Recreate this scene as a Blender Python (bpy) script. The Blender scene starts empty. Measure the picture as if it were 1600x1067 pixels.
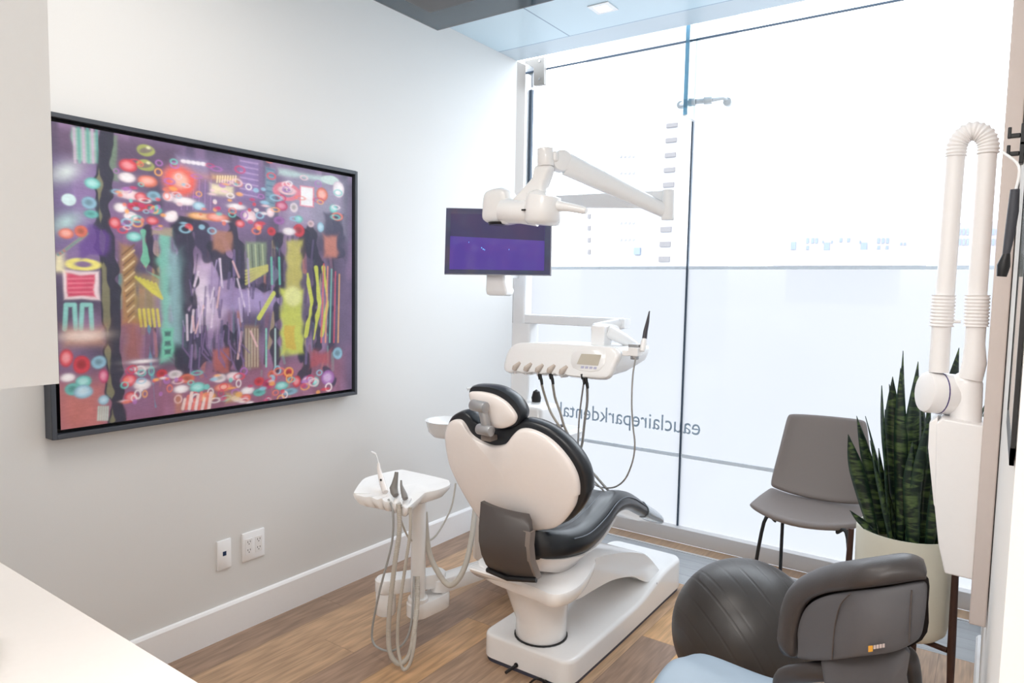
import bpy, math, random
import numpy as np
from mathutils import Vector, Matrix
random.seed(7)
SC = bpy.context.scene
COL = SC.collection
PI = math.pi

# ------------------------------------------------------------------ camera frame (a calibrated view of the room)
F = 1082.0; CXP, CYP = 800.0, 533.5
def _ray(x, y): return np.array([(x-CXP)/F, -(y-CYP)/F, -1.0])
_Y = _ray(1560, 465); _Y /= np.linalg.norm(_Y)
_X = -_ray(-750, 421); _X -= _X.dot(_Y)*_Y; _X /= np.linalg.norm(_X)
_Z = np.cross(_X, _Y)
RM = np.array([_X, _Y, _Z]); CAM = np.array([2.609, 0.0, 1.5])
def Yp(x, y, Y): r = RM@_ray(x, y); return Vector(CAM + r*((Y-CAM[1])/r[1]))
def Xp(x, y, X): r = RM@_ray(x, y); return Vector(CAM + r*((X-CAM[0])/r[0]))
def Zp(x, y, Z): r = RM@_ray(x, y); return Vector(CAM + r*((Z-CAM[2])/r[2]))
def Pp(x, y, p0, n):
    r = Vector(RM@_ray(x, y)); c = Vector(CAM); n = Vector(n)
    return c + r*((Vector(p0)-c).dot(n)/r.dot(n))

# ------------------------------------------------------------------ materials
def nd(nt, t, **kw):
    n = nt.nodes.new(t)
    for k, v in kw.items(): setattr(n, k, v)
    return n
MATS = {}
def lin(c): return tuple(((v/255)/12.92 if v/255 <= .04045 else ((v/255+.055)/1.055)**2.4) for v in c)
def mat(name, rgb, rough=.5, metal=0, spec=.5, coat=0, bump=0, bscale=80, var=0, emit=None, es=1):
    if name in MATS: return MATS[name]
    m = bpy.data.materials.new(name); m.use_nodes = True; nt = m.node_tree
    b = nt.nodes['Principled BSDF']; c = lin(rgb)
    b.inputs['Base Color'].default_value = (*c, 1); b.inputs['Roughness'].default_value = rough
    b.inputs['Metallic'].default_value = metal; b.inputs['Specular IOR Level'].default_value = spec
    b.inputs['Coat Weight'].default_value = coat; b.inputs['Coat Roughness'].default_value = .06
    tc = nd(nt, 'ShaderNodeTexCoord'); no = nd(nt, 'ShaderNodeTexNoise')
    no.inputs['Scale'].default_value = bscale; no.inputs['Detail'].default_value = 4
    nt.links.new(tc.outputs['Object'], no.inputs['Vector'])
    if bump:
        bp = nd(nt, 'ShaderNodeBump'); bp.inputs['Strength'].default_value = bump; bp.inputs['Distance'].default_value = .002
        nt.links.new(no.outputs['Fac'], bp.inputs['Height']); nt.links.new(bp.outputs['Normal'], b.inputs['Normal'])
    mx = nd(nt, 'ShaderNodeMix', data_type='RGBA'); v = var or .015
    mx.inputs[6].default_value = (*[min(1, q*(1-v)) for q in c], 1); mx.inputs[7].default_value = (*[min(1, q*(1+v)) for q in c], 1)
    nt.links.new(no.outputs['Fac'], mx.inputs[0]); nt.links.new(mx.outputs[2], b.inputs['Base Color'])
    if emit:
        b.inputs['Emission Color'].default_value = (*lin(emit), 1); b.inputs['Emission Strength'].default_value = es
    MATS[name] = m; return m

W_PLASTIC = mat('white enamel plastic', (251, 250, 249), .2, coat=.4)
W_COOL = mat('white painted metal', (248, 249, 250), .25)
SHELL = mat('cream shell plastic', (245, 238, 234), .2, coat=.45)
BLACKV = mat('black vinyl', (32, 35, 40), .3, bump=.06, bscale=300)
DARKG = mat('dark brown grey plastic', (78, 72, 70), .42, bump=.05, bscale=500)
DARKTRIM = mat('taupe trim plastic', (132, 122, 116), .4)
COVER = mat('clear grey foot cover', (146, 158, 168), .15, coat=.6)
SILVER = mat('satin silver', (176, 176, 178), .35, metal=.6)
STEEL = mat('brushed steel', (150, 145, 139), .45, metal=.1)
BLACKP = mat('black plastic', (20, 20, 22), .4)
HOSE = mat('grey beige hose', (196, 190, 180), .5)
HOSED = mat('grey hose', (168, 168, 166), .45)
GREYI = mat('grey instrument plastic', (138, 134, 130), .4)
PLINTH = mat('dark plinth rubber', (66, 68, 84), .5)
LEATHER = mat('warm grey leather', (132, 122, 118), .5, bump=.15, bscale=400)
LEATHER2 = mat('charcoal stool leather', (62, 57, 56), .42, bump=.15, bscale=350)
STOOLB = mat('grey stool shell', (88, 87, 90), .55, bump=.1, bscale=600)
SEATV = mat('pale blue grey vinyl', (150, 166, 180), .42)
BALLM = mat('dark grey rubber', (60, 56, 54), .38, bump=.1, bscale=700)
BLKMET = mat('black powder coat', (28, 29, 32), .45)
WALNUT = mat('dark walnut', (66, 40, 32), .5, var=.3, bscale=30)
POTM = mat('cream ceramic', (226, 222, 205), .5)
SOIL = mat('moss and soil', (70, 66, 40), .95, bump=.8, bscale=60, var=.6)
FRAMEM = mat('slate picture frame', (70, 74, 82), .5)
FRAMEI = mat('black frame rebate', (14, 14, 16), .6)
PLATE = mat('wall plate white', (245, 244, 244), .35)
TAUPE = mat('pinkish taupe metal', (214, 202, 196), .5)
PAINTW = mat('wall paint', (229, 228, 226), .85, bump=.03, bscale=250)
TRIMW = mat('baseboard enamel', (250, 249, 249), .35)
LAM = mat('cabinet laminate', (212, 213, 213), .5)
QUARTZ = mat('white quartz', (242, 235, 229), .35)
ALU = mat('aluminium channel', (158, 150, 143), .45)
CURB = mat('brushed aluminium sill', (214, 212, 212), .28, metal=.15)
SEAL = mat('blue black glazing seal', (52, 70, 88), .5)
BARM = mat('blue grey mullion paint', (226, 236, 246), .5)
TEXTM = mat('slate blue vinyl lettering', (158, 178, 196), .6)
PURPLE = mat('violet ring', (70, 55, 120), .4)
BLUEPL = mat('blue connector', (60, 120, 160), .4)
REDPL = mat('red connector', (170, 70, 60), .4)

def glassy(name, tint, tr=.9, rough=.02, ior=1.45):
    m = bpy.data.materials.new(name); m.use_nodes = True; nt = m.node_tree; nt.nodes.clear()
    o = nd(nt, 'ShaderNodeOutputMaterial'); t = nd(nt, 'ShaderNodeBsdfTransparent'); g = nd(nt, 'ShaderNodeBsdfGlossy')
    fr = nd(nt, 'ShaderNodeFresnel'); fr.inputs['IOR'].default_value = ior
    t.inputs[0].default_value = (*tint, 1); g.inputs['Roughness'].default_value = rough
    mx = nd(nt, 'ShaderNodeMixShader'); nt.links.new(fr.outputs[0], mx.inputs[0]); nt.links.new(t.outputs[0], mx.inputs[1]); nt.links.new(g.outputs[0], mx.inputs[2])
    nt.links.new(mx.outputs[0], o.inputs[0]); return m
CLEAR = glassy('clear window glass', (.97, .985, .99))
FINF = glassy('fin glass face', (.80, .91, .95))
def edge_glass():
    m = bpy.data.materials.new('fin glass edge'); m.use_nodes = True; nt = m.node_tree; nt.nodes.clear()
    o = nd(nt, 'ShaderNodeOutputMaterial'); t = nd(nt, 'ShaderNodeBsdfTransparent'); d = nd(nt, 'ShaderNodeBsdfPrincipled')
    t.inputs[0].default_value = (.45, .68, .8, 1); d.inputs['Base Color'].default_value = (.25, .45, .58, 1); d.inputs['Roughness'].default_value = .15
    mx = nd(nt, 'ShaderNodeMixShader'); mx.inputs[0].default_value = .6
    nt.links.new(t.outputs[0], mx.inputs[1]); nt.links.new(d.outputs[0], mx.inputs[2]); nt.links.new(mx.outputs[0], o.inputs[0]); return m
FINE = edge_glass()
def frosted():
    m = bpy.data.materials.new('frosted window film'); m.use_nodes = True; nt = m.node_tree; nt.nodes.clear()
    o = nd(nt, 'ShaderNodeOutputMaterial'); t = nd(nt, 'ShaderNodeBsdfTransparent'); tl = nd(nt, 'ShaderNodeBsdfTranslucent')
    g = nd(nt, 'ShaderNodeBsdfGlossy'); g.inputs['Roughness'].default_value = .15
    t.inputs[0].default_value = (.46, .46, .46, 1); tl.inputs[0].default_value = (.288, .286, .290, 1)
    a = nd(nt, 'ShaderNodeMixShader'); a.inputs[0].default_value = .93
    nt.links.new(t.outputs[0], a.inputs[1]); nt.links.new(tl.outputs[0], a.inputs[2])
    b = nd(nt, 'ShaderNodeMixShader'); b.inputs[0].default_value = .04
    nt.links.new(a.outputs[0], b.inputs[1]); nt.links.new(g.outputs[0], b.inputs[2]); nt.links.new(b.outputs[0], o.inputs[0]); return m
FROST = frosted()

def math_n(nt, op, a, b=None):
    n = nd(nt, 'ShaderNodeMath', operation=op)
    for i, v in enumerate((a, b)):
        if v is None: continue
        if isinstance(v, (int, float)): n.inputs[i].default_value = v
        else: nt.links.new(v, n.inputs[i])
    return n.outputs[0]
def planks(name, along, W, L, stops, rough, grain=.35, gap=.012, gdark=.45):
    m = bpy.data.materials.new(name); m.use_nodes = True; nt = m.node_tree; b = nt.nodes['Principled BSDF']
    tc = nd(nt, 'ShaderNodeTexCoord'); sp = nd(nt, 'ShaderNodeSeparateXYZ'); nt.links.new(tc.outputs['Object'], sp.inputs[0])
    u, v = (sp.outputs[0], sp.outputs[1]) if along == 'y' else (sp.outputs[1], sp.outputs[0])
    us = math_n(nt, 'DIVIDE', u, W); row = math_n(nt, 'FLOOR', us)
    wn = nd(nt, 'ShaderNodeTexWhiteNoise', noise_dimensions='1D'); nt.links.new(row, wn.inputs['W'])
    vs = math_n(nt, 'ADD', math_n(nt, 'DIVIDE', v, L), math_n(nt, 'MULTIPLY', wn.outputs[0], 7.3)); idx = math_n(nt, 'FLOOR', vs)
    cb = nd(nt, 'ShaderNodeCombineXYZ'); nt.links.new(row, cb.inputs[0]); nt.links.new(idx, cb.inputs[1])
    w2 = nd(nt, 'ShaderNodeTexWhiteNoise', noise_dimensions='2D'); nt.links.new(cb.outputs[0], w2.inputs['Vector'])
    cr = nd(nt, 'ShaderNodeValToRGB'); e = cr.color_ramp.elements
    while len(e) < len(stops): e.new(.5)
    for i, (p, c) in enumerate(stops): e[i].position = p; e[i].color = (*lin(c), 1)
    nt.links.new(w2.outputs[0], cr.inputs[0])
    g = nd(nt, 'ShaderNodeCombineXYZ'); nt.links.new(math_n(nt, 'ADD', math_n(nt, 'MULTIPLY', u, 26), math_n(nt, 'MULTIPLY', w2.outputs[0], 31)), g.inputs[0])
    nt.links.new(math_n(nt, 'MULTIPLY', v, 1.1), g.inputs[1])
    n1 = nd(nt, 'ShaderNodeTexNoise'); n1.inputs['Scale'].default_value = 1.6; n1.inputs['Detail'].default_value = 7; n1.inputs['Roughness'].default_value = .65; n1.inputs['Distortion'].default_value = .6
    nt.links.new(g.outputs[0], n1.inputs['Vector'])
    n2 = nd(nt, 'ShaderNodeTexWave', wave_type='RINGS'); n2.inputs['Scale'].default_value = 1.4; n2.inputs['Distortion'].default_value = 9; n2.inputs['Detail'].default_value = 3
    nt.links.new(g.outputs[0], n2.inputs['Vector'])
    gr = math_n(nt, 'ADD', math_n(nt, 'MULTIPLY', n1.outputs[0], 1.2), math_n(nt, 'MULTIPLY', n2.outputs[1], .16))
    k = math_n(nt, 'ADD', math_n(nt, 'MULTIPLY', math_n(nt, 'SUBTRACT', gr, .7), grain*2), 1)
    fu = math_n(nt, 'FRACT', us); fv = math_n(nt, 'FRACT', vs)
    gp = math_n(nt, 'MAXIMUM', math_n(nt, 'LESS_THAN', fu, gap), math_n(nt, 'LESS_THAN', fv, gap*W/L))
    k = math_n(nt, 'MULTIPLY', k, math_n(nt, 'SUBTRACT', 1, math_n(nt, 'MULTIPLY', gp, gdark)))
    hs = nd(nt, 'ShaderNodeHueSaturation'); nt.links.new(cr.outputs[0], hs.inputs['Color']); nt.links.new(k, hs.inputs['Value'])
    nt.links.new(hs.outputs[0], b.inputs['Base Color']); b.inputs['Roughness'].default_value = rough
    nt.links.new(math_n(nt, 'ADD', math_n(nt, 'MULTIPLY', n1.outputs[0], .15), rough-.07), b.inputs['Roughness'])
    bp = nd(nt, 'ShaderNodeBump'); bp.inputs['Strength'].default_value = .12; bp.inputs['Distance'].default_value = .002
    nt.links.new(gr, bp.inputs['Height']); nt.links.new(bp.outputs[0], b.inputs['Normal'])
    return m
WOOD = planks('oak vinyl planks', 'y', .178, 1.22, [(0, (156, 128, 108)), (.3, (182, 150, 122)), (.5, (196, 160, 126)), (.7, (166, 136, 114)), (.86, (230, 180, 120))], .34, grain=.55)
GROOVE = planks('grey cross laid planks', 'x', .105, 9, [(0, (164, 168, 172)), (1, (182, 184, 186))], .22, grain=.15, gap=.03, gdark=.3)

# ------------------------------------------------------------------ mesh helpers
def cat(pts, n=8, closed=False):
    P = [Vector(p) for p in pts]; out = []
    N = len(P)
    rng = range(N if closed else N-1)
    for i in rng:
        if closed: a, b, c, d = P[(i-1) % N], P[i], P[(i+1) % N], P[(i+2) % N]
        else: a, b, c, d = P[max(i-1, 0)], P[i], P[i+1], P[min(i+2, N-1)]
        for k in range(n):
            t = k/n
            out.append(.5*((2*b)+(c-a)*t+(2*a-5*b+4*c-d)*t*t+(3*b-a-3*c+d)*t**3))
    if not closed: out.append(P[-1])
    return out
class MB:
    def __init__(s): s.v = []; s.f = []; s.mi = []
    def add(s, vs, fs, mi=0):
        o = len(s.v); s.v += [Vector(p) for p in vs]; s.f += [tuple(i+o for i in f) for f in fs]; s.mi += [mi]*len(fs); return s
    def box(s, lo, hi, mi=0, rot=None, piv=None):
        x0, y0, z0 = lo; x1, y1, z1 = hi
        vs = [Vector(p) for p in ((x0,y0,z0),(x1,y0,z0),(x1,y1,z0),(x0,y1,z0),(x0,y0,z1),(x1,y0,z1),(x1,y1,z1),(x0,y1,z1))]
        if rot is not None:
            c = Vector(piv) if piv is not None else (vs[0]+vs[6])/2
            vs = [rot@(p-c)+c for p in vs]
        return s.add(vs, [(0,3,2,1),(4,5,6,7),(0,1,5,4),(1,2,6,5),(2,3,7,6),(3,0,4,7)], mi)
    def loft(s, rings, cap=True, closed=True, mi=0):
        n = len(rings[0]); vs = [p for r in rings for p in r]; fs = []
        for i in range(len(rings)-1):
            for j in range(n if closed else n-1):
                a = i*n+j; b = i*n+(j+1) % n; fs.append((a, b, b+n, a+n))
        if cap and closed: fs += [tuple(range(n))[::-1], tuple(range((len(rings)-1)*n, len(rings)*n))]
        return s.add(vs, fs, mi)
    def tube(s, pts, r, n=12, mi=0, cap=True):
        P = [Vector(p) for p in pts]; R = r if isinstance(r, (list, tuple)) else [r]*len(P); rings = []; up = None
        for i, p in enumerate(P):
            t = (P[min(i+1, len(P)-1)]-P[max(i-1, 0)])
            t = t.normalized() if t.length > 1e-9 else Vector((0, 0, 1))
            if up is None:
                up = Vector((0, 0, 1)) if abs(t.z) < .9 else Vector((1, 0, 0))
            a = up - t*up.dot(t)
            a = a.normalized() if a.length > 1e-6 else t.orthogonal().normalized()
            up = a; b = t.cross(a)
            rings.append([p+(a*math.cos(2*PI*k/n)+b*math.sin(2*PI*k/n))*R[i] for k in range(n)])
        return s.loft(rings, cap, mi=mi)
    def cyl(s, a, b, r0, r1=None, n=28, mi=0, bev=.0):
        a, b = Vector(a), Vector(b); r1 = r0 if r1 is None else r1; d = (b-a)
        if bev:
            e = d.normalized()*bev
            return s.tube([a, a+e*.3, a+e, b-e, b-e*.3, b], [max(r0-bev, .0005), r0-bev*.3, r0, r1, r1-bev*.3, max(r1-bev, .0005)], n, mi)
        return s.tube([a, b], [r0, r1], n, mi)
    def lathe(s, prof, o, n=40, mi=0, sx=1, sy=1, cap=False):
        o = Vector(o)
        rings = [[o+Vector((r*math.cos(2*PI*k/n)*sx, r*math.sin(2*PI*k/n)*sy, z)) for k in range(n)] for r, z in prof]
        return s.loft(rings, cap, mi=mi)
    def prism(s, pts, d, mi=0):
        d = Vector(d); P = [Vector(p) for p in pts]
        return s.loft([P, [p+d for p in P]], True, mi=mi)
    def sphere(s, c, r, n=24, m=14, mi=0, sc=(1, 1, 1)):
        c = Vector(c); rings = []
        for i in range(m+1):
            a = PI*i/m; rr = max(math.sin(a), .002)
            rings.append([c+Vector((r*rr*math.cos(2*PI*k/n)*sc[0], r*rr*math.sin(2*PI*k/n)*sc[1], -r*math.cos(a)*sc[2])) for k in range(n)])
        return s.loft(rings, True, mi=mi)
    def build(s, name, mats, parent=None, bevel=0, bseg=3, sub=0, ang=38, solid=0, loc=None, flat=False):
        if parent is not None:
            o = Vector((0, 0, 0)); q = parent
            while q is not None: o += q.location; q = q.parent
        elif loc is not None: o = Vector(loc)
        else:
            xs = [p.x for p in s.v]; ys = [p.y for p in s.v]; zs = [p.z for p in s.v]
            o = Vector(((min(xs)+max(xs))/2, (min(ys)+max(ys))/2, min(zs)))
        me = bpy.data.meshes.new(name); me.from_pydata([p-o for p in s.v], [], s.f); me.validate()
        if not isinstance(mats, (list, tuple)): mats = [mats]
        for m in mats: me.materials.append(m)
        if len(mats) > 1 and len(me.polygons) == len(s.mi): me.polygons.foreach_set('material_index', s.mi)
        import bmesh
        bm = bmesh.new(); bm.from_mesh(me); bmesh.ops.remove_doubles(bm, verts=bm.verts, dist=1e-6); bmesh.ops.recalc_face_normals(bm, faces=bm.faces); bm.to_mesh(me); bm.free()
        if not flat:
            me.shade_smooth(); me.set_sharp_from_angle(angle=math.radians(ang))
        ob = bpy.data.objects.new(name, me); COL.objects.link(ob)
        if parent is not None: ob.parent = parent
        else: ob.location = o
        if solid: md = ob.modifiers.new('solid', 'SOLIDIFY'); md.thickness = solid; md.offset = 0
        if bevel: md = ob.modifiers.new('bevel', 'BEVEL'); md.width = bevel; md.segments = bseg; md.limit_method = 'ANGLE'; md.angle_limit = math.radians(35)
        if sub: md = ob.modifiers.new('sub', 'SUBSURF'); md.levels = sub; md.render_levels = sub
        return ob
def tag(o, label=None, cat_=None, group=None, kind=None):
    if label: o['label'] = label
    if cat_: o['category'] = cat_
    if group: o['group'] = group
    if kind: o['kind'] = kind
    return o
def thing(name, loc, label, cat_, group=None):
    o = bpy.data.objects.new(name, None); COL.objects.link(o); o.location = loc; o.empty_display_size = .1
    return tag(o, label, cat_, group)
def struct(mb, name, m, **kw): return tag(mb.build(name, m, flat=kw.pop('flat', True), **kw), kind='structure')
def rrect(cx, cy, hw, hh, r, n=5):
    out = []
    for (sx, sy, a0) in ((1, 1, 0), (-1, 1, 90), (-1, -1, 180), (1, -1, 270)):
        for k in range(n+1):
            a = math.radians(a0+90*k/n); out.append((cx+sx*(hw-r)+r*math.cos(a), cy+sy*(hh-r)+r*math.sin(a)))
    return out
def slab(outline, n, t0, steps=((1.0, 0), (1.0, 1)), shrinkc=None):
    """rings of a planar outline: steps = (scale about centroid, offset along n)"""
    P = [Vector(p) for p in outline]; c = sum(P, Vector())/len(P) if shrinkc is None else Vector(shrinkc); n = Vector(n)
    return [[c+(p-c)*s+n*t for p in P] for s, t in steps]

# ================================================================== SETTING
WX = 2.633; YE = 3.73; CH = 2.95
struct(MB().box((-.12, -2.2, -.05), (4.2, 3.35, 0)), 'floor', WOOD, loc=(0, 0, 0))
struct(MB().box((-.7, 3.35, -.05), (4.2, 3.765, .0005)), 'trim_1', GROOVE, loc=(0, 0, 0))
struct(MB().box((-.7, 3.765, -.05), (4.2, 3.782, .004)), 'trim_2', [CURB])
struct(MB().box((-.7, 3.782, -.05), (4.2, 3.9, 0)), 'trim_3', planks('oak threshold boards', 'y', .19, 3, [(0, (168, 136, 108)), (.5, (186, 156, 128)), (1, (150, 122, 100))], .35), loc=(0, 0, 0))
struct(MB().box((-.7, 3.9, 0), (4.2, 4.0, .088)), 'trim_4', CURB, bevel=.003)
struct(MB().box((-.12, -.16, 0), (0, YE, CH)), 'wall_left', PAINTW)
struct(MB().box((WX, .85, 0), (WX+.12, 3.75, CH)), 'wall_right', PAINTW)
struct(MB().box((-.12, -.18, 0), (1.66, -.06, CH)), 'wall_back', PAINTW)
struct(MB().box((-.12, -2.3, 0), (4.2, -2.2, CH)), 'wall_corridor', PAINTW)
struct(MB().box((4.2, -2.3, 0), (4.3, 3.75, CH)), 'wall_far_right', PAINTW)
struct(MB().box((-.22, -2.3, 0), (-.12, -.16, CH)), 'wall_corridor_left', PAINTW)
# aluminium end of the left wall
struct(MB().box((-.1, YE, 0), (-.001, YE+.1, CH)), 'trim_5', ALU)
# ceiling panels with joints; their blue daylight cast is put into the colour
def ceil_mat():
    m = bpy.data.materials.new('daylight tinted ceiling panel'); m.use_nodes = True; nt = m.node_tree; b = nt.nodes['Principled BSDF']
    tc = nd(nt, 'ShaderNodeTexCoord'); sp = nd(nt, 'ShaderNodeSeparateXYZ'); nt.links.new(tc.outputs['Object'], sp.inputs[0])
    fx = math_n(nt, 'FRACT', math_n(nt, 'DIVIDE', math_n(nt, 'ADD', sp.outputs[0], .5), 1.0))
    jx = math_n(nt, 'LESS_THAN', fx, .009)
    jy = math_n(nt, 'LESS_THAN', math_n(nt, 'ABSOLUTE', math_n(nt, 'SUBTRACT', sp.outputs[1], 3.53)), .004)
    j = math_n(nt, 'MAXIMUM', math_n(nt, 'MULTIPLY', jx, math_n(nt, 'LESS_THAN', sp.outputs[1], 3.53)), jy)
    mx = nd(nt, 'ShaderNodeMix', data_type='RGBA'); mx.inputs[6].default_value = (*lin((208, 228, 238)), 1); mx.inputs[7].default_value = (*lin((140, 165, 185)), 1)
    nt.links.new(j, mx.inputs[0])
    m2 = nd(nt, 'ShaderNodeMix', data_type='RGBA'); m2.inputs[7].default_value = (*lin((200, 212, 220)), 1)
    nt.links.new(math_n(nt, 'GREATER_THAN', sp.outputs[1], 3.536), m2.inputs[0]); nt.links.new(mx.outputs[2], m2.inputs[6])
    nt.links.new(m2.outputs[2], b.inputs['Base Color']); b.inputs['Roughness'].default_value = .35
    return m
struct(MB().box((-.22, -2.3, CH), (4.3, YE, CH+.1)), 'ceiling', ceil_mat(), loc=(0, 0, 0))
# baseboards
def baseboard(lo, hi, name, side):
    mb = MB(); x0, y0 = lo; x1, y1 = hi; h = .145
    if side == 'L': prof = [(0, 0), (.016, 0), (.016, h-.012), (.010, h-.003), (.004, h), (0, h)]; mb.prism([(x0+a, y0, b) for a, b in prof], (0, y1-y0, 0))
    else: prof = [(0, 0), (-.016, 0), (-.016, h-.012), (-.010, h-.003), (-.004, h), (0, h)]; mb.prism([(x0+a, y0, b) for a, b in prof], (0, y1-y0, 0))
    struct(mb, name, TRIMW)
baseboard((0, .6), (0, YE), 'baseboard_left', 'L')
baseboard((WX, .85), (WX, 3.3), 'baseboard_right', 'R')

# curtain wall
GY = 3.95; ZT = 3.45; SX = [-.75, -.03, 1.10, 2.9, 4.2]; ZB = 1.64; ZH = 2.945
wn = 0
for i in range(len(SX)-1):
    a, b = SX[i]+.004, SX[i+1]-.004
    for (z0, z1, m) in ((.088, ZB, FROST), (ZB, ZH-.003, CLEAR), (ZH+.003, ZT, CLEAR)):
        wn += 1
        mb = MB(); mb.add([(a, GY, z0), (b, GY, z0), (b, GY, z1), (a, GY, z1)], [(0, 1, 2, 3)])
        struct(mb, 'window_%d' % wn, m)
tn = 5
def trim(mb, m, **kw):
    global tn; tn += 1; return struct(mb, 'trim_%d' % tn, m, **kw)
for i, x in enumerate(SX[1:-1]):
    w = .010 if i == 0 else .0045
    trim(MB().box((x-w, GY-.012, .088), (x+w, GY+.01, ZH if i else ZH-.12)), SEAL)
trim(MB().box((-.75, GY-.006, ZH-.004), (4.2, GY+.01, ZH+.004)), SEAL)
trim(MB().box((-.75, GY-.006, ZB-.009), (4.2, GY-.0005, ZB+.009)), BARM)
trim(MB().box((-.75, GY-.006, .507), (4.2, GY-.0005, .528)), BARM)
trim(MB().box((-.085, GY-.03, .088), (-.045, GY+.05, ZH-.02)), W_COOL)
trim(MB().box((-.75, 3.6, ZT), (4.2, GY+.1, ZT+.05)), W_COOL)
# glass fins with their spider fittings
def fin(x, label):
    t = thing('glass_fin', (x, 3.87, 2.485), label, 'glass fin')
    y0, y1 = 3.78, 3.937; h = .011
    MB().box((x-h, y0+.004, 2.485), (x+h, y1, ZT)).build('fin_panel', FINF, t, flat=True)
    MB().box((x-h, y0, 2.485), (x+h, y0+.004, ZT)).build('fin_edge', FINE, t, flat=True)
    MB().box((x-h, y0, 2.479), (x+h, y1, 2.485)).build('bottom_edge', W_COOL, t, flat=True)
    s = MB(); z = 2.57
    s.cyl((x-.03, 3.86, z), (x+.03, 3.86, z), .022, bev=.004); s.cyl((x+.03, 3.86, z), (x+.075, 3.88, z+.004), .015)
    s.cyl((x+.075, 3.865, z), (x+.12, 3.875, z), .021, bev=.004)
    s.tube([(x-.03, 3.86, z), (x-.07, 3.9, z+.01), (x-.085, 3.93, z+.012)], [.012, .01, .014]); s.tube([(x+.12, 3.87, z), (x+.17, 3.9, z+.01), (x+.19, 3.93, z+.0)], [.012, .01, .012])
    s.cyl((x-.085, 3.915, z+.012), (x-.085, 3.945, z+.012), .022, bev=.004); s.cyl((x+.19, 3.915, z-.008), (x+.19, 3.945, z-.008), .024, bev=.004)
    s.build('spider_fitting', mat('pale cast steel', (214, 220, 224), .3), t)
    return t
fin(1.115, 'hanging glass fin with chrome spider fitting above the window seam')
# patch fitting top left
t = thing('patch_fitting', (0, GY-.03, 2.8), 'brushed steel L shaped glass patch fitting at top left of window', 'bracket')
def cp4(a, b): return (760+a*.15, 80+b*.15)
L = [Yp(*cp4(a, b), 3.90) for a, b in ((365, 105), (600, 60), (600, 345), (492, 357), (490, 168), (470, 160))]
MB().prism(L, (0, .03, 0)).build('plate', STEEL, t, bevel=.001, bseg=1)
L = [Yp(*cp4(a, b), 3.965) for a, b in ((375, 130), (490, 100), (490, 372), (405, 378))]
MB().prism(L, (0, .02, 0)).build('outer_plate', SILVER, t)
for a, b in ((555, 103), (400, 125), (552, 290)):
    p = Yp(*cp4(a, b), 3.90); MB().cyl(p, p+Vector((0, -.004, 0)), .008, n=16).build('bolt', SILVER, t)

# mirrored lettering on the frosted glass (reads from the street)
cu = bpy.data.curves.new('sign', 'FONT'); cu.body = 'eauclaireparkdental.com'; cu.size = 1; cu.extrude = 0
to = bpy.data.objects.new('tmp', cu); COL.objects.link(to)
dg = bpy.context.evaluated_depsgraph_get(); me = bpy.data.meshes.new_from_object(to.evaluated_get(dg)); bpy.data.objects.remove(to)
cu.body = 'eauclaireparkdental'
to = bpy.data.objects.new('tmp', cu); COL.objects.link(to); bpy.context.view_layer.update()
wid = to.dimensions.x; bpy.data.objects.remove(to)
pr = Yp(1095, 678, GY-.004); pl = Yp(876, 653, GY-.004)
sc = (pr.x-pl.x)/wid; zb = .656
for v in me.vertices: v.co = Vector((-v.co.x*sc, 0, v.co.y*sc*1.12))
me.materials.clear(); me.materials.append(TEXTM)
wo = bpy.data.objects.new('window_lettering', me); COL.objects.link(wo); wo.location = (pr.x, GY-.004, zb)
tag(wo, 'mirrored slate blue web address lettering on the frosted glass', 'lettering')

# ================================================================== OUTSIDE
BW = mat('sunlit white tower wall', (182, 180, 182), .9); BG = mat('tower window grey', (124, 120, 120), .7); BG2 = mat('pale window grey', (148, 148, 152), .7)
BW2 = mat('pale stone facade', (162, 157, 162), .9); BGL = mat('facade glass blue', (128, 138, 150), .5)
def qbox(px0, py0, px1, py1, Y, d):
    a = Yp(px0, py1, Y); b = Yp(px1, py0, Y); return MB().box((a.x, Y-d, a.z), (b.x, Y+.02, b.z))
t = thing('apartment_tower', (-30, 65, -30), 'tall overexposed white apartment tower seen through clear glass', 'building')
a = Yp(915, 150, 60); b = Yp(1064, 150, 60)
MB().box((a.x, 60, -30), (b.x, 75, 42)).build('wall', BW, t, flat=True)
for k in range(10):
    y = 196 + k*23.2
    if k == 6: pass
    x = 1043-k*1.35+8
    qbox(x-9, y-4.2, x+8, y+4.2, 60, .15).build('window', BG, t, flat=True)
for k in range(4):
    y = 338+k*18.5; qbox(919, y-3.5, 923, y+3.5, 60, .12).build('window', BG, t, flat=True)
for r_ in range(6):
    for c_ in range(4):
        qbox(969+c_*6.5, 243+r_*26, 972+c_*6.5, 246+r_*26, 60, .1).build('window', BG2, t, flat=True)
qbox(992, 387, 1002, 398, 60, .3).build('glazed_bay', BGL, t, flat=True)
t = thing('low_apartment_block', (60, 121, -40), 'long low stone block with blue windows on the skyline, right', 'building')
a = Yp(1207, 372, 120); b = Yp(1436, 372, 120)
MB().box((a.x, 120, Yp(1300, 415, 120).z), (b.x, 135, Yp(1300, 366, 120).z)).build('wall', BW2, t, flat=True)
a2 = Yp(1232, 360, 124); b2 = Yp(1400, 360, 124)
MB().box((a2.x, 124, 0), (b2.x, 133, Yp(1300, 357, 124).z)).build('penthouse', BW, t, flat=True)
MB().box((a.x-.5, 119.7, Yp(1300, 415, 120).z), (b.x+.5, 119.9, Yp(1300, 391.5, 120).z)).build('parapet', BW, t, flat=True)
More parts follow.
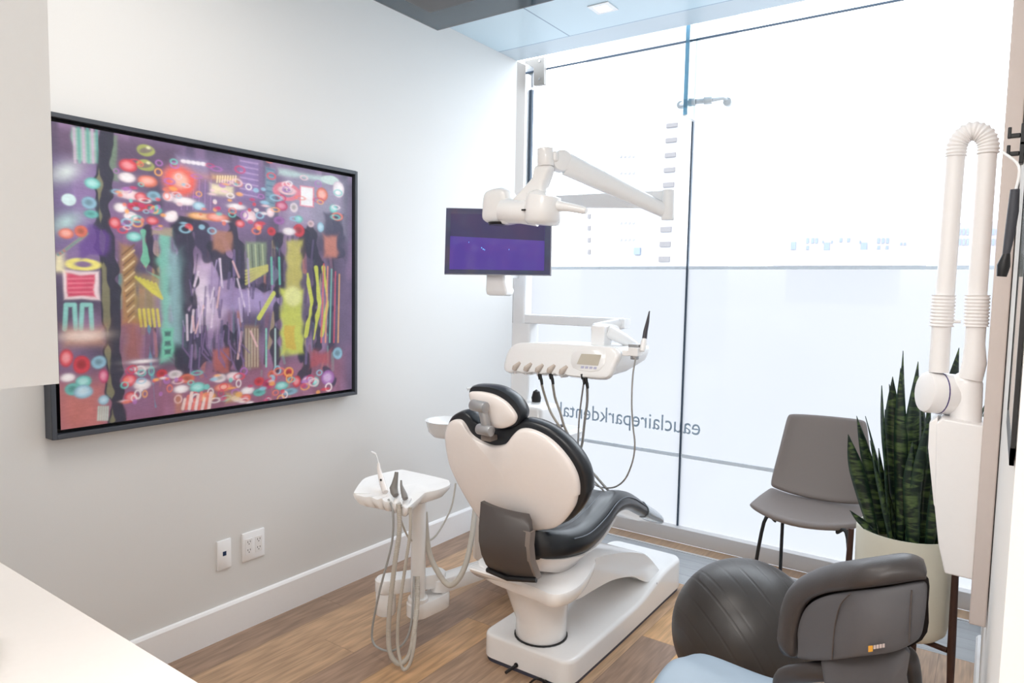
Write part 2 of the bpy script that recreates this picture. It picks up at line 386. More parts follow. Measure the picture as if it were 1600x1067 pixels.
for (x, y, w, h) in ((1240, 384, 4, 6), (1262, 376, 2, 4), (1270, 376, 2, 4), (1276, 376, 2, 4), (1262, 387, 2, 3), (1292, 385, 4.5, 6), (1286, 378, 1, 2), (1300, 378, 1, 2), (1314, 375, 2, 3), (1326, 375, 2, 3), (1350, 385, 5, 6), (1344, 378, 1, 2), (1373, 376, 2, 4), (1380, 376, 2, 4), (1387, 376, 2, 4), (1373, 387, 2, 3), (1386, 387, 2, 3), (1408, 381, 1.5, 2), (1414, 381, 1.5, 2)):
    qbox(x-w, y-h, x+w, y+h, 120, .1).build('window', BGL, t, flat=True)
t = thing('corner_block', (75, 111, -40), 'pale block with glazed bays beyond the x-ray arm', 'building')
a = Yp(1493, 372, 110); b = Yp(1562, 372, 110)
MB().box((a.x, 110, Yp(1500, 415, 110).z), (b.x, 125, Yp(1500, 348, 110).z)).build('wall', BW2, t, flat=True)
for x in (1500, 1506, 1512, 1545, 1552, 1558):
    for y in (362, 378): qbox(x-2, y-5, x+2, y+5, 110, .1).build('window', BGL, t, flat=True)

# ================================================================== LEFT FOREGROUND
t = thing('wall_cabinet', (.83, .16, 1.37), 'off white upper wall cabinet at left edge of the photo', 'cabinet')
MB().box((.0, -.06, 1.372), (1.63, .362, 2.6)).build('body', LAM, t, bevel=.002)
for i in range(3): MB().box((.003+i*.543, .363, 1.375), (.540+i*.543, .381, 2.597)).build('door', LAM, t, bevel=.0015)
MB().box((1.6305, -.06, 1.37), (1.65, .3815, 2.602)).build('side_panel', LAM, t)
t = thing('base_cabinet', (.83, .2, 0), 'white base cabinet under the countertop', 'cabinet')
MB().box((.0, -.06, .1), (1.64, .5, .78)).build('body', LAM, t)
MB().box((.02, -.04, 0), (1.6, .45, .1)).build('plinth', DARKG, t)
for i in range(3): MB().box((.003+i*.546, .501, .105), (.54+i*.546, .519, .855)).build('door', LAM, t, bevel=.0015)
# countertop with moulded basin
ct = MB(); nx, ny = 70, 28; x0, x1, y0, y1 = 0.001, 1.66, -.06, .553
vs = []
for j in range(ny+1):
    for i in range(nx+1):
        x = x0+(x1-x0)*i/nx; y = y0+(y1-y0)*j/ny
        d = math.hypot((x-1.22)/.25, (y-.23)/.19); dep = 0
        if d < 1: dep = .11*(1-d**4)
        elif d < 1.12: dep = 0
        vs.append((x, y, .9-dep))
ct.add(vs, [(j*(nx+1)+i, j*(nx+1)+i+1, (j+1)*(nx+1)+i+1, (j+1)*(nx+1)+i) for j in range(ny) for i in range(nx)])
rim = [(x0, y0), (x1, y0), (x1, y1), (x0, y1)]
ct.loft([[Vector((a, b, .9)) for a, b in rim], [Vector((a, b, .86)) for a, b in rim]], cap=False)
tag(ct.build('countertop', QUARTZ, ang=50), 'glossy white countertop with moulded basin in lower left corner', 'countertop')

# ================================================================== PAINTING
PXF = .055
t = thing('framed_painting', (0, 1.65, .97), 'large colourful abstract city night painting in slate frame', 'painting')
y0, y1, z0, z1 = .99, 2.335, .965, 2.045
fw = .016
fm = MB()
for lo, hi in (((.002, y0, z0), (PXF, y0+fw, z1)), ((.002, y1-fw, z0), (PXF, y1, z1)), ((.002, y0+fw, z0), (PXF, y1-fw, z0+fw)), ((.002, y0+fw, z1-fw), (PXF, y1-fw, z1))): fm.box(lo, hi)
fm.build('frame', FRAMEM, t, bevel=.0015, bseg=1)
g = .03
MB().box((.003, y0+fw, z0+fw), (.015, y1-fw, z1-fw)).build('backing', FRAMEI, t, flat=True)
cy0, cy1, cz0, cz1 = y0+fw+.014, y1-fw-.014, z0+fw+.014, z1-fw-.014
CXF = .047
NW, NH = 600, 480
img = np.zeros((NH, NW, 3))
uu, vv = np.meshgrid(np.arange(NW)/(NW-1), np.arange(NH)/(NH-1))
rng = np.random.default_rng(5)
def smooth_noise(sx, sy):
    a = rng.random((sy+2, sx+2)); X = uu*sx; Y = vv*sy; xi = X.astype(int); yi = Y.astype(int); fx = X-xi; fy = Y-yi
    fx = fx*fx*(3-2*fx); fy = fy*fy*(3-2*fy)
    return (a[yi, xi]*(1-fx)+a[yi, xi+1]*fx)*(1-fy)+(a[yi+1, xi]*(1-fx)+a[yi+1, xi+1]*fx)*fy
def UV(px, py):
    p = Xp(px, py, CXF); return ((p.y-cy0)/(cy1-cy0), (p.z-cz0)/(cz1-cz0))
def cpx(a, b): return (a*.506, 160+b*.506)
def Q(a, b): return UV(*cpx(a, b))
AR = (cy1-cy0)/(cz1-cz0)
wob = (smooth_noise(34, 28)-.5)*1.2
def paint(mask, col, al=1.0):
    global img
    m = np.clip(mask, 0, 1)[..., None]*al; img = img*(1-m)+np.array(lin(col))[None, None]*m
def soft(d, w=0.0018): return 1/(1+np.exp(np.clip(d/w, -40, 40)))
def ell(a, b, rx, ry, col, rot=0, al=1, w=0.0011, ring=0):
    u, v = Q(a, b); u1 = abs(Q(a+rx, b)[0]-Q(a-rx, b)[0])/2; v1 = abs(Q(a, b+ry)[1]-Q(a, b-ry)[1])/2
    X = (uu-u)*AR; Y = vv-v; c, s = math.cos(rot), math.sin(rot); X, Y = X*c+Y*s, -X*s+Y*c
    d = np.sqrt((X/(u1*AR+1e-6))**2+(Y/v1)**2)-1+wob*.14; k = min(u1*AR, v1)
    if ring: d = np.abs(d)-ring
    paint(soft(d*k, w), col, al)
def band(pts, wd, col, al=1, w=0.0011, jag=.0):
    P = [Q(*p) for p in pts]; best = np.full(uu.shape, 9.)
    for (u0, v0), (u1, v1) in zip(P[:-1], P[1:]):
        dx, dy = (u1-u0)*AR, v1-v0; L2 = dx*dx+dy*dy+1e-9
        t_ = np.clip((((uu-u0)*AR)*dx+(vv-v0)*dy)/L2, 0, 1)
        best = np.minimum(best, np.hypot((uu-u0)*AR-t_*dx, vv-v0-t_*dy))
    paint(soft(best-wd+wob*jag, w), col, al)
def rect(a0, b0, a1, b1, col, al=1, w=0.0011, jag=.01):
    (u0, v1), (u1, v0) = Q(a0, b0), Q(a1, b1); v0b = Q(a1, b1)[1]
    d = np.maximum(np.maximum((u0-uu)*AR, (uu-u1)*AR), np.maximum(v0b-vv, vv-v1))+wob*jag*.55
    paint(soft(d, w), col, al)
# ground: violet greys
n1, n2, n3 = smooth_noise(7, 5), smooth_noise(14, 9), smooth_noise(30, 4)
for c, k in (((112, 92, 128), 1),): img[:] = np.array(lin(c))
paint(np.clip((n1-.45)*3, 0, 1), (74, 66, 92), .9); paint(np.clip((n2-.55)*3, 0, 1), (150, 118, 160), .8); paint(np.clip((n3-.6)*4, 0, 1), (64, 62, 84), .8)
for k in range(160):
    a = 350+rng.random()*700; b = 400+rng.random()*440; band([(a, b), (a+rng.normal()*6, b+40+70*rng.random())], .003+.008*rng.random(), [(70, 62, 96), (150, 120, 170), (120, 84, 110), (176, 110, 100), (90, 110, 130), (56, 54, 78), (170, 150, 110), (96, 150, 150)][k % 8], .7)
rect(165, 70, 560, 230, (88, 70, 96), .9, 0.0084); rect(560, 150, 830, 400, (128, 104, 150), .6, 0.0126)
rect(165, 180, 320, 480, (132, 110, 168), .7, 0.0168); rect(340, 330, 560, 470, (150, 104, 160), .5, 0.0210)
rect(165, 860, 1060, 1000, (168, 96, 120), .6, 0.0210); rect(165, 880, 330, 1010, (214, 120, 104), .7, 0.0168)
rect(880, 220, 1060, 400, (176, 170, 196), .6, 0.0168); rect(340, 640, 480, 960, (128, 92, 128), .7, 0.0168)
# glow, then dark figures in the middle
ell(640, 590, 70, 110, (196, 170, 206), w=0.0067, al=.95); ell(630, 600, 26, 60, (238, 222, 240), w=0.0067, al=.8); ell(780, 610, 90, 36, (170, 150, 205), w=0.0067, al=.9); ell(700, 560, 60, 70, (150, 128, 180), w=0.0067, al=.7)
D1, D2 = (40, 40, 60), (54, 50, 76)
for pts, wd, c in (([(565, 385), (575, 500), (560, 640), (570, 800)], .040, D1), ([(560, 380), (600, 375)], .03, D1), ([(620, 390), (640, 470)], .034, D2), ([(660, 450), (690, 520), (700, 500)], .036, D1), ([(720, 370), (735, 480), (745, 560)], .030, D1), ([(610, 470), (600, 560), (605, 700)], .012, D1),
    ([(735, 545), (800, 575), (860, 580)], .012, D1), ([(620, 730), (640, 790), (600, 815)], .020, D2), ([(700, 700), (712, 760), (700, 820)], .016, D1), ([(735, 690), (742, 760), (735, 820)], .012, D1), ([(860, 420), (866, 520), (860, 600)], .020, D1), ([(855, 600), (848, 700), (852, 820)], .014, D1),
    ([(960, 390), (968, 470), (985, 500)], .030, D1), ([(945, 400), (930, 470)], .014, D1), ([(975, 520), (970, 640), (985, 760)], .018, D1), ([(940, 760), (950, 830), (935, 850)], .022, D1), ([(1040, 370), (1042, 470)], .030, D2), ([(1020, 640), (1016, 760)], .012, D2), ([(460, 385), (465, 470), (485, 530)], .016, D1), ([(480, 700), (500, 800)], .008, D2), ([(1000, 820), (1030, 860)], .018, D2), ([(900, 640), (935, 700), (930, 800)], .008, D1), ([(590, 640), (580, 740), (590, 790)], .014, D2), ([(660, 830), (740, 835)], .012, D2), ([(420, 660), (470, 690)], .01, D2)):
    band(pts, wd, c, .93, w=0.0018, jag=.03)
for k in range(70):
    a = 545+rng.random()*500; b = 420+rng.random()*330; L_ = 30+60*rng.random()
    band([(a, b), (a+rng.normal()*4, b+L_)], .0025+.004*rng.random(), [(60, 56, 84), (110, 92, 140), (48, 46, 66), (150, 128, 176), (84, 72, 110), (92, 80, 120)][k % 6], .75)
rect(1000, 340, 1060, 480, (60, 58, 84), .9, 0.0034, .03)
# mint and teal towers
rect(222, 75, 305, 190, (150, 186, 178), .9, 0.0021, .02)
for k in range(6): band([(228+k*14, 80), (232+k*14, 185)], .004, (84, 160, 150) if k % 2 else (196, 168, 196), .8)
rect(490, 400, 530, 800, (120, 200, 180), .9, 0.0042, .03); rect(520, 460, 556, 740, (150, 196, 204), .8, 0.0084, .03)
band([(440, 400), (452, 520), (490, 540)], .006, (110, 190, 160), .9, jag=.02)
rect(330, 100, 362, 240, (110, 140, 110), .7, 0.0025, .02); rect(820, 200, 850, 340, (120, 160, 180), .7, 0.0034)
for k in range(8): band([(824, 205+k*17), (846, 210+k*17)], .003, (80, 110, 140), .8)
# the violet glow and the yellow dress of light
rect(870, 580, 935, 770, (206, 214, 90), .95, 0.0034, .03); rect(885, 430, 930, 580, (200, 190, 96), .9, 0.0042, .03); ell(905, 600, 26, 30, (238, 240, 160), w=0.0045, al=.9)
rect(880, 690, 912, 760, (214, 180, 70), .9, 0.0021, .02)
for a, b, c in ((950, 530, 720), (975, 510, 730), (1000, 510, 720)): band([(a, b), (a+12, (b+c)/2), (a-6, c)], .008, (214, 220, 84), .9, jag=.01)
for k in range(5): band([(1000+k*12, 500+k*8), (992+k*13, 740)], .004, [(226, 96, 96), (240, 150, 120), (120, 190, 180), (210, 80, 110), (236, 170, 110)][k], .85)
# left: yellow orange diagonal hatching
rect(375, 440, 420, 680, (176, 130, 70), .8, 0.0042, .03)
for k in range(14): band([(378+k*1.5, 470+k*16), (414, 440+k*17)], .003, (226, 196, 150) if k % 2 else (110, 80, 60), .8)
rect(420, 530, 490, 680, (160, 140, 90), .7, 0.0084, .04); 
for k in range(6): band([(420+k*12, 540+k*4), (470+k*6, 585+k*4)], .005, (214, 204, 80), .8)
for k in range(5): band([(436+k*14, 690), (430+k*14, 640)], .005, (220, 205, 80), .85)
rect(380, 680, 440, 800, (170, 96, 70), .6, 0.0084, .03)
# dark pole with olive edge
band([(322, 90), (318, 300), (325, 480), (340, 520), (345, 640), (345, 760), (365, 980)], .026, (44, 44, 60), .98, jag=.02)
band([(305, 100), (306, 300), (318, 470), (330, 640), (335, 800), (350, 980)], .003, (130, 126, 96), .8, jag=.02)
band([(460, 690), (465, 800), (480, 940)], .006, (96, 140, 170), .9, jag=.02)
# red screen
rect(196, 520, 306, 608, (244, 220, 226), .95, 0.0017, .01); rect(208, 530, 294, 600, (206, 52, 92), .97, 0.0017, .015)
for k in range(4): band([(212, 545+k*14), (288, 543+k*14)], .003, (232, 120, 140), .8)
for a in (200, 250): band([(a, 700), (a+4, 625), (a+30, 625), (a+34, 700)], .007, (140, 210, 204), .9)
ell(258, 500, 40, 14, (238, 226, 120), ring=.35); rect(200, 700, 320, 745, (206, 150, 120), .8, 0.0084); ell(260, 720, 60, 14, (245, 225, 215), w=0.0045, al=.8)
rect(255, 385, 330, 480, (92, 58, 140), .8, 0.0042, .05); rect(170, 470, 195, 520, (250, 240, 190), .9, 0.0042)
for k in range(5): band([(180+k*6, 470-k*4), (250+k*5, 420-k*4)], .004, (196, 120, 110) if k % 2 else (90, 150, 150), .8)
ell(205, 215, 30, 16, (230, 245, 240), .5, .9, .01); ell(213, 300, 22, 18, (210, 236, 240)); ell(205, 370, 30, 14, (190, 230, 225), .5, .9, .01)
# sign strokes
for a, b in ((450, 148), (450, 195)): ell(a, b, 27, 17, (160, 166, 90)); ell(a, b, 20, 8, (120, 110, 100), .3); ell(a+8, b-8, 6, 4, (220, 220, 170))
rect(545, 165, 640, 235, (150, 140, 178), .7, 0.0042)
for k in range(5): ell(567+k*15, 182+k*2, 9, 6, (240, 232, 244))
rect(600, 220, 745, 250, (222, 140, 110), .6, 0.0084); rect(650, 250, 720, 290, (244, 226, 190), .95, 0.0034); rect(655, 222, 735, 248, (238, 190, 110), .6, 0.0042)
for k in range(8): band([(672+k*8, 228), (670+k*8, 246)], .003, (250, 225, 180), .9)
for k in range(6): band([(562+k*18, 240), (560+k*18, 330)], .002, (170, 130, 190), .6)
rect(740, 170, 800, 300, (140, 116, 176), .7, 0.0042)
for k in range(7): band([(742, 180+k*17), (796, 190+k*17)], .0025, (190, 160, 206), .7)
rect(860, 205, 1000, 245, (190, 216, 214), .9, 0.0042); ell(1020, 240, 26, 14, (205, 225, 220))
# big glowing red moon
ell(557, 243, 52, 52, (226, 110, 100), w=0.0054, al=.9); ell(557, 243, 42, 42, (238, 90, 80), w=0.0027); ell(557, 240, 22, 22, (252, 190, 170), w=0.0054)
rect(925, 255, 970, 325, (240, 130, 150), .9, 0.0013, .005); rect(929, 259, 966, 321, (252, 248, 250), .98, 0.0013, .005)
ell(886, 275, 34, 22, (224, 120, 140), ring=.25); ell(886, 272, 22, 10, (236, 190, 200), ring=.3)
rect(760, 430, 820, 530, (130, 150, 120), .8, 0.0034, .02)
for k in range(5): band([(766+k*11, 440), (770+k*11, 520)], .003, (80, 90, 80) if k % 2 else (180, 190, 150), .8)
for k in range(5): band([(760, 560-k*10), (825, 520-k*8+k*4)], .005, (206, 200, 110), .8)
band([(800, 665), (845, 590)], .01, (214, 220, 90), .9)
rect(470, 385, 530, 412, (170, 150, 130), .9, 0.0021); rect(655, 395, 715, 460, (176, 120, 100), .85, 0.0034, .03); rect(1000, 410, 1040, 480, (214, 130, 110), .8, 0.0042, .03)
rect(660, 765, 705, 830, (176, 92, 88), .9, 0.0042, .03); rect(755, 690, 800, 820, (150, 120, 100), .7, 0.0034)
for k in range(5): band([(760+k*9, 700), (760+k*9, 815)], .0025, (206, 190, 160), .7)
rect(960, 770, 1020, 810, (180, 80, 90), .8, 0.0042, .03); rect(500, 700, 535, 790, (110, 200, 170), .9, 0.0025, .02); 
for k in range(3): rect(508, 708+k*28, 527, 722+k*28, (60, 80, 90), .9, 0.0017, .01)
for k in range(26):
    a = 575+rng.random()*200; b = 480+rng.random()*230; band([(a, b), (a+rng.normal()*10, b+40+rng.random()*50)], .003+.002*rng.random(), [(206, 186, 220), (232, 214, 236), (170, 150, 200), (236, 190, 196)][k % 4], .75)
for k in range(14):
    a = 560+rng.random()*200; b = 680+rng.random()*80; band([(a, b), (a+rng.normal()*6, b+60), (a+20, b+90)], .003, (116, 92, 140), .8)
for a in (838, 862): band([(a, 480), (a+2, 560)], .005, (100, 190, 170), .85)
for a, c in ((822, (140, 220, 200)), (850, (190, 220, 220))): band([(a, 700), (a, 815)], .004, c, .8)
# drifting lights: upper field and the lower field, painted as loops and blobs
pal = [(226, 62, 76), (240, 120, 96), (250, 236, 240), (110, 206, 200), (244, 206, 214), (176, 110, 190), (250, 170, 90), (150, 200, 226), (204, 60, 110)]
ups = [(395, 195, 26, 18, 0), (393, 232, 24, 14, 2), (455, 243, 28, 17, 1), (398, 285, 34, 14, 4), (435, 292, 18, 13, 0), (372, 325, 20, 14, 2), (425, 322, 30, 13, 0), (480, 333, 20, 12, 3), (355, 372, 17, 17, 0), (470, 365, 18, 12, 0), (528, 352, 20, 16, 2), (475, 290, 20, 14, 7), (520, 292, 16, 12, 4), (570, 305, 34, 12, 2), (615, 320, 18, 12, 7), (625, 352, 40, 10, 6), (670, 355, 34, 12, 1), (742, 375, 13, 11, 0), (772, 352, 20, 17, 4), (798, 382, 14, 12, 0), (730, 322, 24, 9, 2), (838, 398, 12, 12, 0), (862, 365, 16, 12, 5), (922, 395, 17, 18, 0), (893, 398, 18, 11, 2), (835, 340, 12, 14, 4), (870, 320, 18, 14, 8), (908, 325, 12, 14, 2), (995, 285, 17, 20, 1), (1045, 270, 17, 24, 2), (1030, 328, 12, 12, 3), (960, 375, 10, 10, 4), (990, 385, 10, 14, 7), (922, 360, 12, 10, 3), (275, 310, 22, 18, 7), (282, 345, 20, 12, 3), (285, 250, 22, 16, 3), (205, 405, 22, 15, 1), (250, 398, 20, 18, 1), (415, 415, 22, 14, 3), (405, 352, 18, 9, 2)]
los = [(205, 790, 20, 26, 0), (252, 810, 26, 28, 0), (305, 802, 22, 19, 7), (320, 845, 14, 20, 8), (258, 862, 24, 18, 3), (225, 885, 24, 18, 3), (257, 893, 28, 20, 7), (320, 920, 16, 14, 7), (210, 850, 20, 12, 2), (400, 858, 22, 18, 0), (440, 872, 26, 16, 2), (500, 838, 16, 13, 0), (540, 840, 20, 12, 2), (578, 853, 22, 13, 1), (610, 880, 24, 15, 3), (560, 885, 22, 12, 2), (440, 800, 30, 5, 2), (440, 820, 30, 5, 2), (678, 852, 20, 12, 2), (720, 845, 20, 12, 4), (690, 880, 26, 12, 1), (765, 890, 20, 12, 2), (800, 862, 15, 13, 0), (828, 870, 15, 14, 8), (800, 895, 18, 11, 3), (870, 875, 20, 12, 3), (895, 893, 22, 10, 7), (916, 862, 12, 16, 0), (948, 860, 14, 14, 5), (975, 862, 10, 14, 3), (890, 835, 15, 14, 0), (1043, 775, 14, 17, 7), (1012, 850, 20, 22, 5), (405, 910, 20, 16, 0), (640, 910, 26, 14, 6), (840, 840, 12, 12, 1), (760, 910, 14, 9, 0)]
for a, b, rx, ry, c in ups+los:
    ell(a, b, rx, ry, pal[c], al=.95); d = pal[c]; l = tuple(min(255, int(v*.5+135)) for v in d)
    ell(a-1, b-1, rx*.6, ry*.55, l if (a+b) % 3 else tuple(int(v*.55) for v in d), al=.8, w=0.0030)
    ell(a, b, rx*.95, ry*.95, tuple(int(v*.75) for v in d) if c not in (2, 4) else (190, 170, 190), ring=.1, al=.6, w=0.0020)
for k in range(70):
    a = 345+rng.random()*700; b = 175+rng.random()*225; rx, ry = 7+9*rng.random(), 5+6*rng.random(); d = pal[int(rng.integers(9))]
    ell(a, b, rx, ry, d, ring=.22, al=.8)
for k in range(50):
    a = 380+rng.random()*670; b = 820+rng.random()*110; rx, ry = 7+9*rng.random(), 6+7*rng.random(); d = pal[int(rng.integers(9))]
    ell(a, b, rx, ry, d, ring=.22, al=.8)
for k in range(60):
    a = 350+rng.random()*480; b = 250+rng.random()*140; ell(a, b, 5+8*rng.random(), 3+5*rng.random(), pal[int(rng.integers(9))], al=.8)
for k in range(46):
    a = 370+rng.random()*680; b = 835+rng.random()*100; ell(a, b, 5+9*rng.random(), 3+6*rng.random(), pal[int(rng.integers(9))], al=.8)
for k in range(9): band([(565+k*10, 945), (572+k*10, 918-(k % 3)*10)], .007, (236, 120, 110) if k % 2 else (250, 220, 215), .9)
for k in range(5): band([(305+k*7, 940), (303+k*7, 980)], .003, (190, 220, 210), .8)
rect(540, 905, 560, 960, (200, 130, 70), .5, 0.0042); rect(700, 900, 740, 920, (230, 190, 90), .6, 0.0042)
img *= (.94+.12*smooth_noise(120, 260))[..., None]*(.93+.14*smooth_noise(40, 36))[..., None]
img = np.clip(img, 0, 1)**.88
cv = bpy.data.meshes.new('canvas')
X = np.full(uu.size, CXF)-0; Yc = cy0+(cy1-cy0)*uu.ravel(); Zc = cz0+(cz1-cz0)*vv.ravel()
co = np.stack([X, Yc-1.65, Zc-.97], 1)
ii = np.arange((NH-1)*NW).reshape(NH-1, NW)[:, :-1].ravel()
quads = np.stack([ii, ii+1, ii+1+NW, ii+NW], 1)
nv = len(co)
side = [(0, NW-1), (NW-1, NH*NW-1), (NH*NW-1, (NH-1)*NW), ((NH-1)*NW, 0)]
cv.from_pydata(co.tolist(), [], quads.tolist()); 
at_ = cv.color_attributes.new('paint', 'FLOAT_COLOR', 'POINT')
at_.data.foreach_set('color', np.concatenate([img.reshape(-1, 3), np.ones((nv, 1))], 1).astype(np.float32).ravel())
pm = bpy.data.materials.new('oil paint on canvas'); pm.use_nodes = True; nt = pm.node_tree; b = nt.nodes['Principled BSDF']
ca = nd(nt, 'ShaderNodeVertexColor'); ca.layer_name = 'paint'; nt.links.new(ca.outputs[0], b.inputs['Base Color']); b.inputs['Roughness'].default_value = .5
no = nd(nt, 'ShaderNodeTexNoise'); no.inputs['Scale'].default_value = 90; no.inputs['Detail'].default_value = 5
bp = nd(nt, 'ShaderNodeBump'); bp.inputs['Strength'].default_value = .25; bp.inputs['Distance'].default_value = .003
nt.links.new(no.outputs[0], bp.inputs['Height']); nt.links.new(bp.outputs[0], b.inputs['Normal'])
cv.materials.append(pm)
co_ = bpy.data.objects.new('canvas', cv); COL.objects.link(co_); co_.parent = t
MB().box((.016, cy0, cz0), (CXF-.0015, cy1, cz1)).build('stretcher', FRAMEI, t, flat=True)

# ================================================================== WALL PLATES
def xw(px, py): return Xp(px, py, .004)
for name, (a, b, c, d), lab in (('data_outlet', (339, 845, 361, 884), 'white single data jack wall plate, left of the power outlet'), ('power_outlet', (378, 828, 413, 870), 'white double gang power outlet on left wall')):
    p = xw(a, b); q = xw(c, d); 
    ya, yb = xw(a, (b+d)/2).y, xw(c, (b+d)/2).y; zc = .36; hz = .063
    t = thing(name, (0, (ya+yb)/2, zc-hz), lab, 'wall outlet')
    o = [Vector((.0005, y, z)) for y, z in rrect((ya+yb)/2, zc, (yb-ya)/2, hz, .004)]
    MB().loft([o, [p+Vector((.005, 0, 0)) for p in o], slab(o, (1, 0, 0), 0, ((.96, .007),))[0]]).build('cover_plate', PLATE, t)
    if name == 'data_outlet':
        yc = (ya+yb)/2
        MB().box((.006, yc-.008, zc-.004), (.0085, yc+.008, zc+.014)).build('jack', mat('navy jack', (20, 50, 90), .4), t)
    else:
        for s_ in (-1, 1):
            yc = (ya+yb)/2+s_*.024
            rc_ = MB().box((.006, yc-.017, zc-.035), (.009, yc+.017, zc+.035)).build('receptacle', PLATE, t, bevel=.001)
            for zz in (-.018, .018):
                for dy in (-.006, .006): MB().box((.009, yc+dy-.001, zc+zz), (.0095, yc+dy+.001, zc+zz+.008)).build('slot', BLACKP, rc_)
                MB().cyl((.009, yc, zc+zz-.006), (.0095, yc, zc+zz-.006), .0022, n=10).build('slot', BLACKP, rc_)

# ================================================================== CEILING SCREEN
t = thing('ceiling_television', (1.2, 1.8, 2.5), 'dark flat television hung face down from the ceiling', 'television')
TR = Matrix.Rotation(0, 3, 'Z')
c0 = Zp(683.5, 50, 2.5)
x0, y1 = c0.x, c0.y
MB().box((x0, y1-.56, 2.504), (x0+.97, y1, 2.54)).build('body', mat('graphite casing', (60, 60, 70), .35), t, bevel=.003)
MB().box((x0+.012, y1-.545, 2.5015), (x0+.958, y1-.014, 2.504)).build('screen', mat('dark screen glass', (52, 76, 90), .1, spec=.35), t, flat=True)
MB().box((x0+.14, y1-.46, 2.478), (x0+.80, y1-.20, 2.5)).build('screen_reflection', mat('dark brown reflection', (44, 38, 40), .3), t, bevel=.003)  # box standing in for a dark reflection in the screen
MB().box((x0+.35, y1-.4, 2.54), (x0+.6, y1-.15, 2.56)).build('mount_plate', BLKMET, t)
MB().cyl((x0+.48, y1-.28, 2.56), (x0+.48, y1-.28, CH), .03).build('drop_pole', BLKMET, t)

# recessed square ceiling light
c = Zp(942, 12, CH)
t = thing('recessed_downlight', (c.x, c.y, CH-.004), 'small square recessed light in the daylight tinted ceiling', 'ceiling light')
MB().box((c.x-.06, c.y-.06, CH-.005), (c.x+.06, c.y+.06, CH-.0005)).build('trim_ring', W_COOL, t, bevel=.002)
MB().box((c.x-.035, c.y-.035, CH-.0065), (c.x+.035, c.y+.035, CH-.005)).build('diffuser', mat('lit diffuser', (250, 250, 250), .5, emit=(255, 250, 240), es=2), t)

# ================================================================== DENTAL CHAIR
CH_ = thing('dental_chair', (1.18, 2.3, 0), 'white and black dental treatment chair in the middle of the room', 'dental chair')
def ends(y, y0, y1, hw, r):
    d = min(y-y0, y1-y)
    return hw if d >= r else hw-r+math.sqrt(max(r*r-(r-d)**2, 0))
def loaf(xc, hwf, zf, y0, y1, r, z0, ny=40, rc=.03, dome=0):
    rings = []
    ys = [y0+(y1-y0)*(.5-.5*math.cos(PI*k/ny)) for k in range(ny+1)]
    for y in ys:
        hw = ends(y, y0, y1, hwf(y), r); zt = zf(y)
        d = min(y-y0, y1-y)
        if d < rc*.6: zt -= rc*.6*(1-math.sqrt(max(0, 1-(1-d/(rc*.6))**2)))*.7
        z0_ = z0(y) if callable(z0) else z0
        prof = [(-hw, z0_), (hw, z0_)]
        rr = min(rc, hw*.9, (zt-z0_)*.9)
        for k in range(6): a = PI/2*k/5; prof.append((hw-rr+rr*math.cos(a), zt-rr+rr*math.sin(a)))
        for k in range(1, 4): u = k/4; prof.append(((hw-rr)*(1-2*u), zt+dome*math.sin(PI*u)))
        for k in range(6): a = PI/2+PI/2*k/5; prof.append((-hw+rr+rr*math.cos(a), zt-rr+rr*math.sin(a)))
        rings.append([Vector((xc+a, y, b)) for a, b in prof])
    return rings
def sm(a, b, t): t = max(0, min(1, (t-a)/(b-a))); return t*t*(3-2*t)
MB().loft(loaf(1.178, lambda y: .208-.008*sm(2.5, 3.3, y), lambda y: .112+.05*sm(2.75, 3.15, y), 2.16, 3.315, .06, .018, rc=.018)).build('base', W_PLASTIC, CH_)
MB().loft(loaf(1.178, lambda y: .203-.008*sm(2.5, 3.3, y), lambda y: .018, 2.165, 3.31, .058, .0, rc=.002)).build('plinth', PLINTH, CH_)
# base panel joints
MB().box((1.3785, 2.98, .02), (1.3795, 2.983, .14)).build('panel_joint', DARKTRIM, CH_)
# pillar: round foot, widening into the lift column
MB().cyl((1.178, 2.29, .108), (1.178, 2.29, .116), .108).build('pillar_gasket', BLACKP, CH_)
rings = []
for z, rx, ry, cx, cy in ((.116, .10, .10, 1.178, 2.29), (.12, .103, .103, 1.178, 2.29), (.185, .103, .103, 1.178, 2.29), (.20, .106, .106, 1.175, 2.29), (.3, .125, .13, 1.165, 2.28), (.42, .148, .16, 1.155, 2.27), (.47, .155, .17, 1.15, 2.27)):
    rings.append([Vector((cx+rx*math.cos(2*PI*k/40), cy+ry*math.sin(2*PI*k/40), z)) for k in range(40)])
MB().loft(rings).build('pillar', W_PLASTIC, CH_)
# lift arm: profile read in the side plane, extruded across
prof = [(835, 918), (862, 905), (900, 882), (930, 868), (960, 862), (990, 861), (1008, 866), (1022, 880), (1031, 896), (1012, 908), (1000, 906), (985, 900), (955, 905), (925, 920), (895, 937), (870, 938), (845, 932)]
pp = cat([Xp(a, b, 1.335) for a, b in prof], 5, True)
MB().loft([[p+Vector((d, 0, 0)) for p in slab(pp, (1, 0, 0), 0, ((s, 0),))[0]] for s, d in ((.96, .012), (1, 0), (1, -.29), (.96, -.30))]).build('lift_arm', W_PLASTIC, CH_, ang=50)
hc = Xp(1013, 892, 1.34)
MB().cyl((1.0, hc.y, hc.z), (1.345, hc.y, hc.z), .05, bev=.006).build('rear_hinge', W_PLASTIC, CH_)
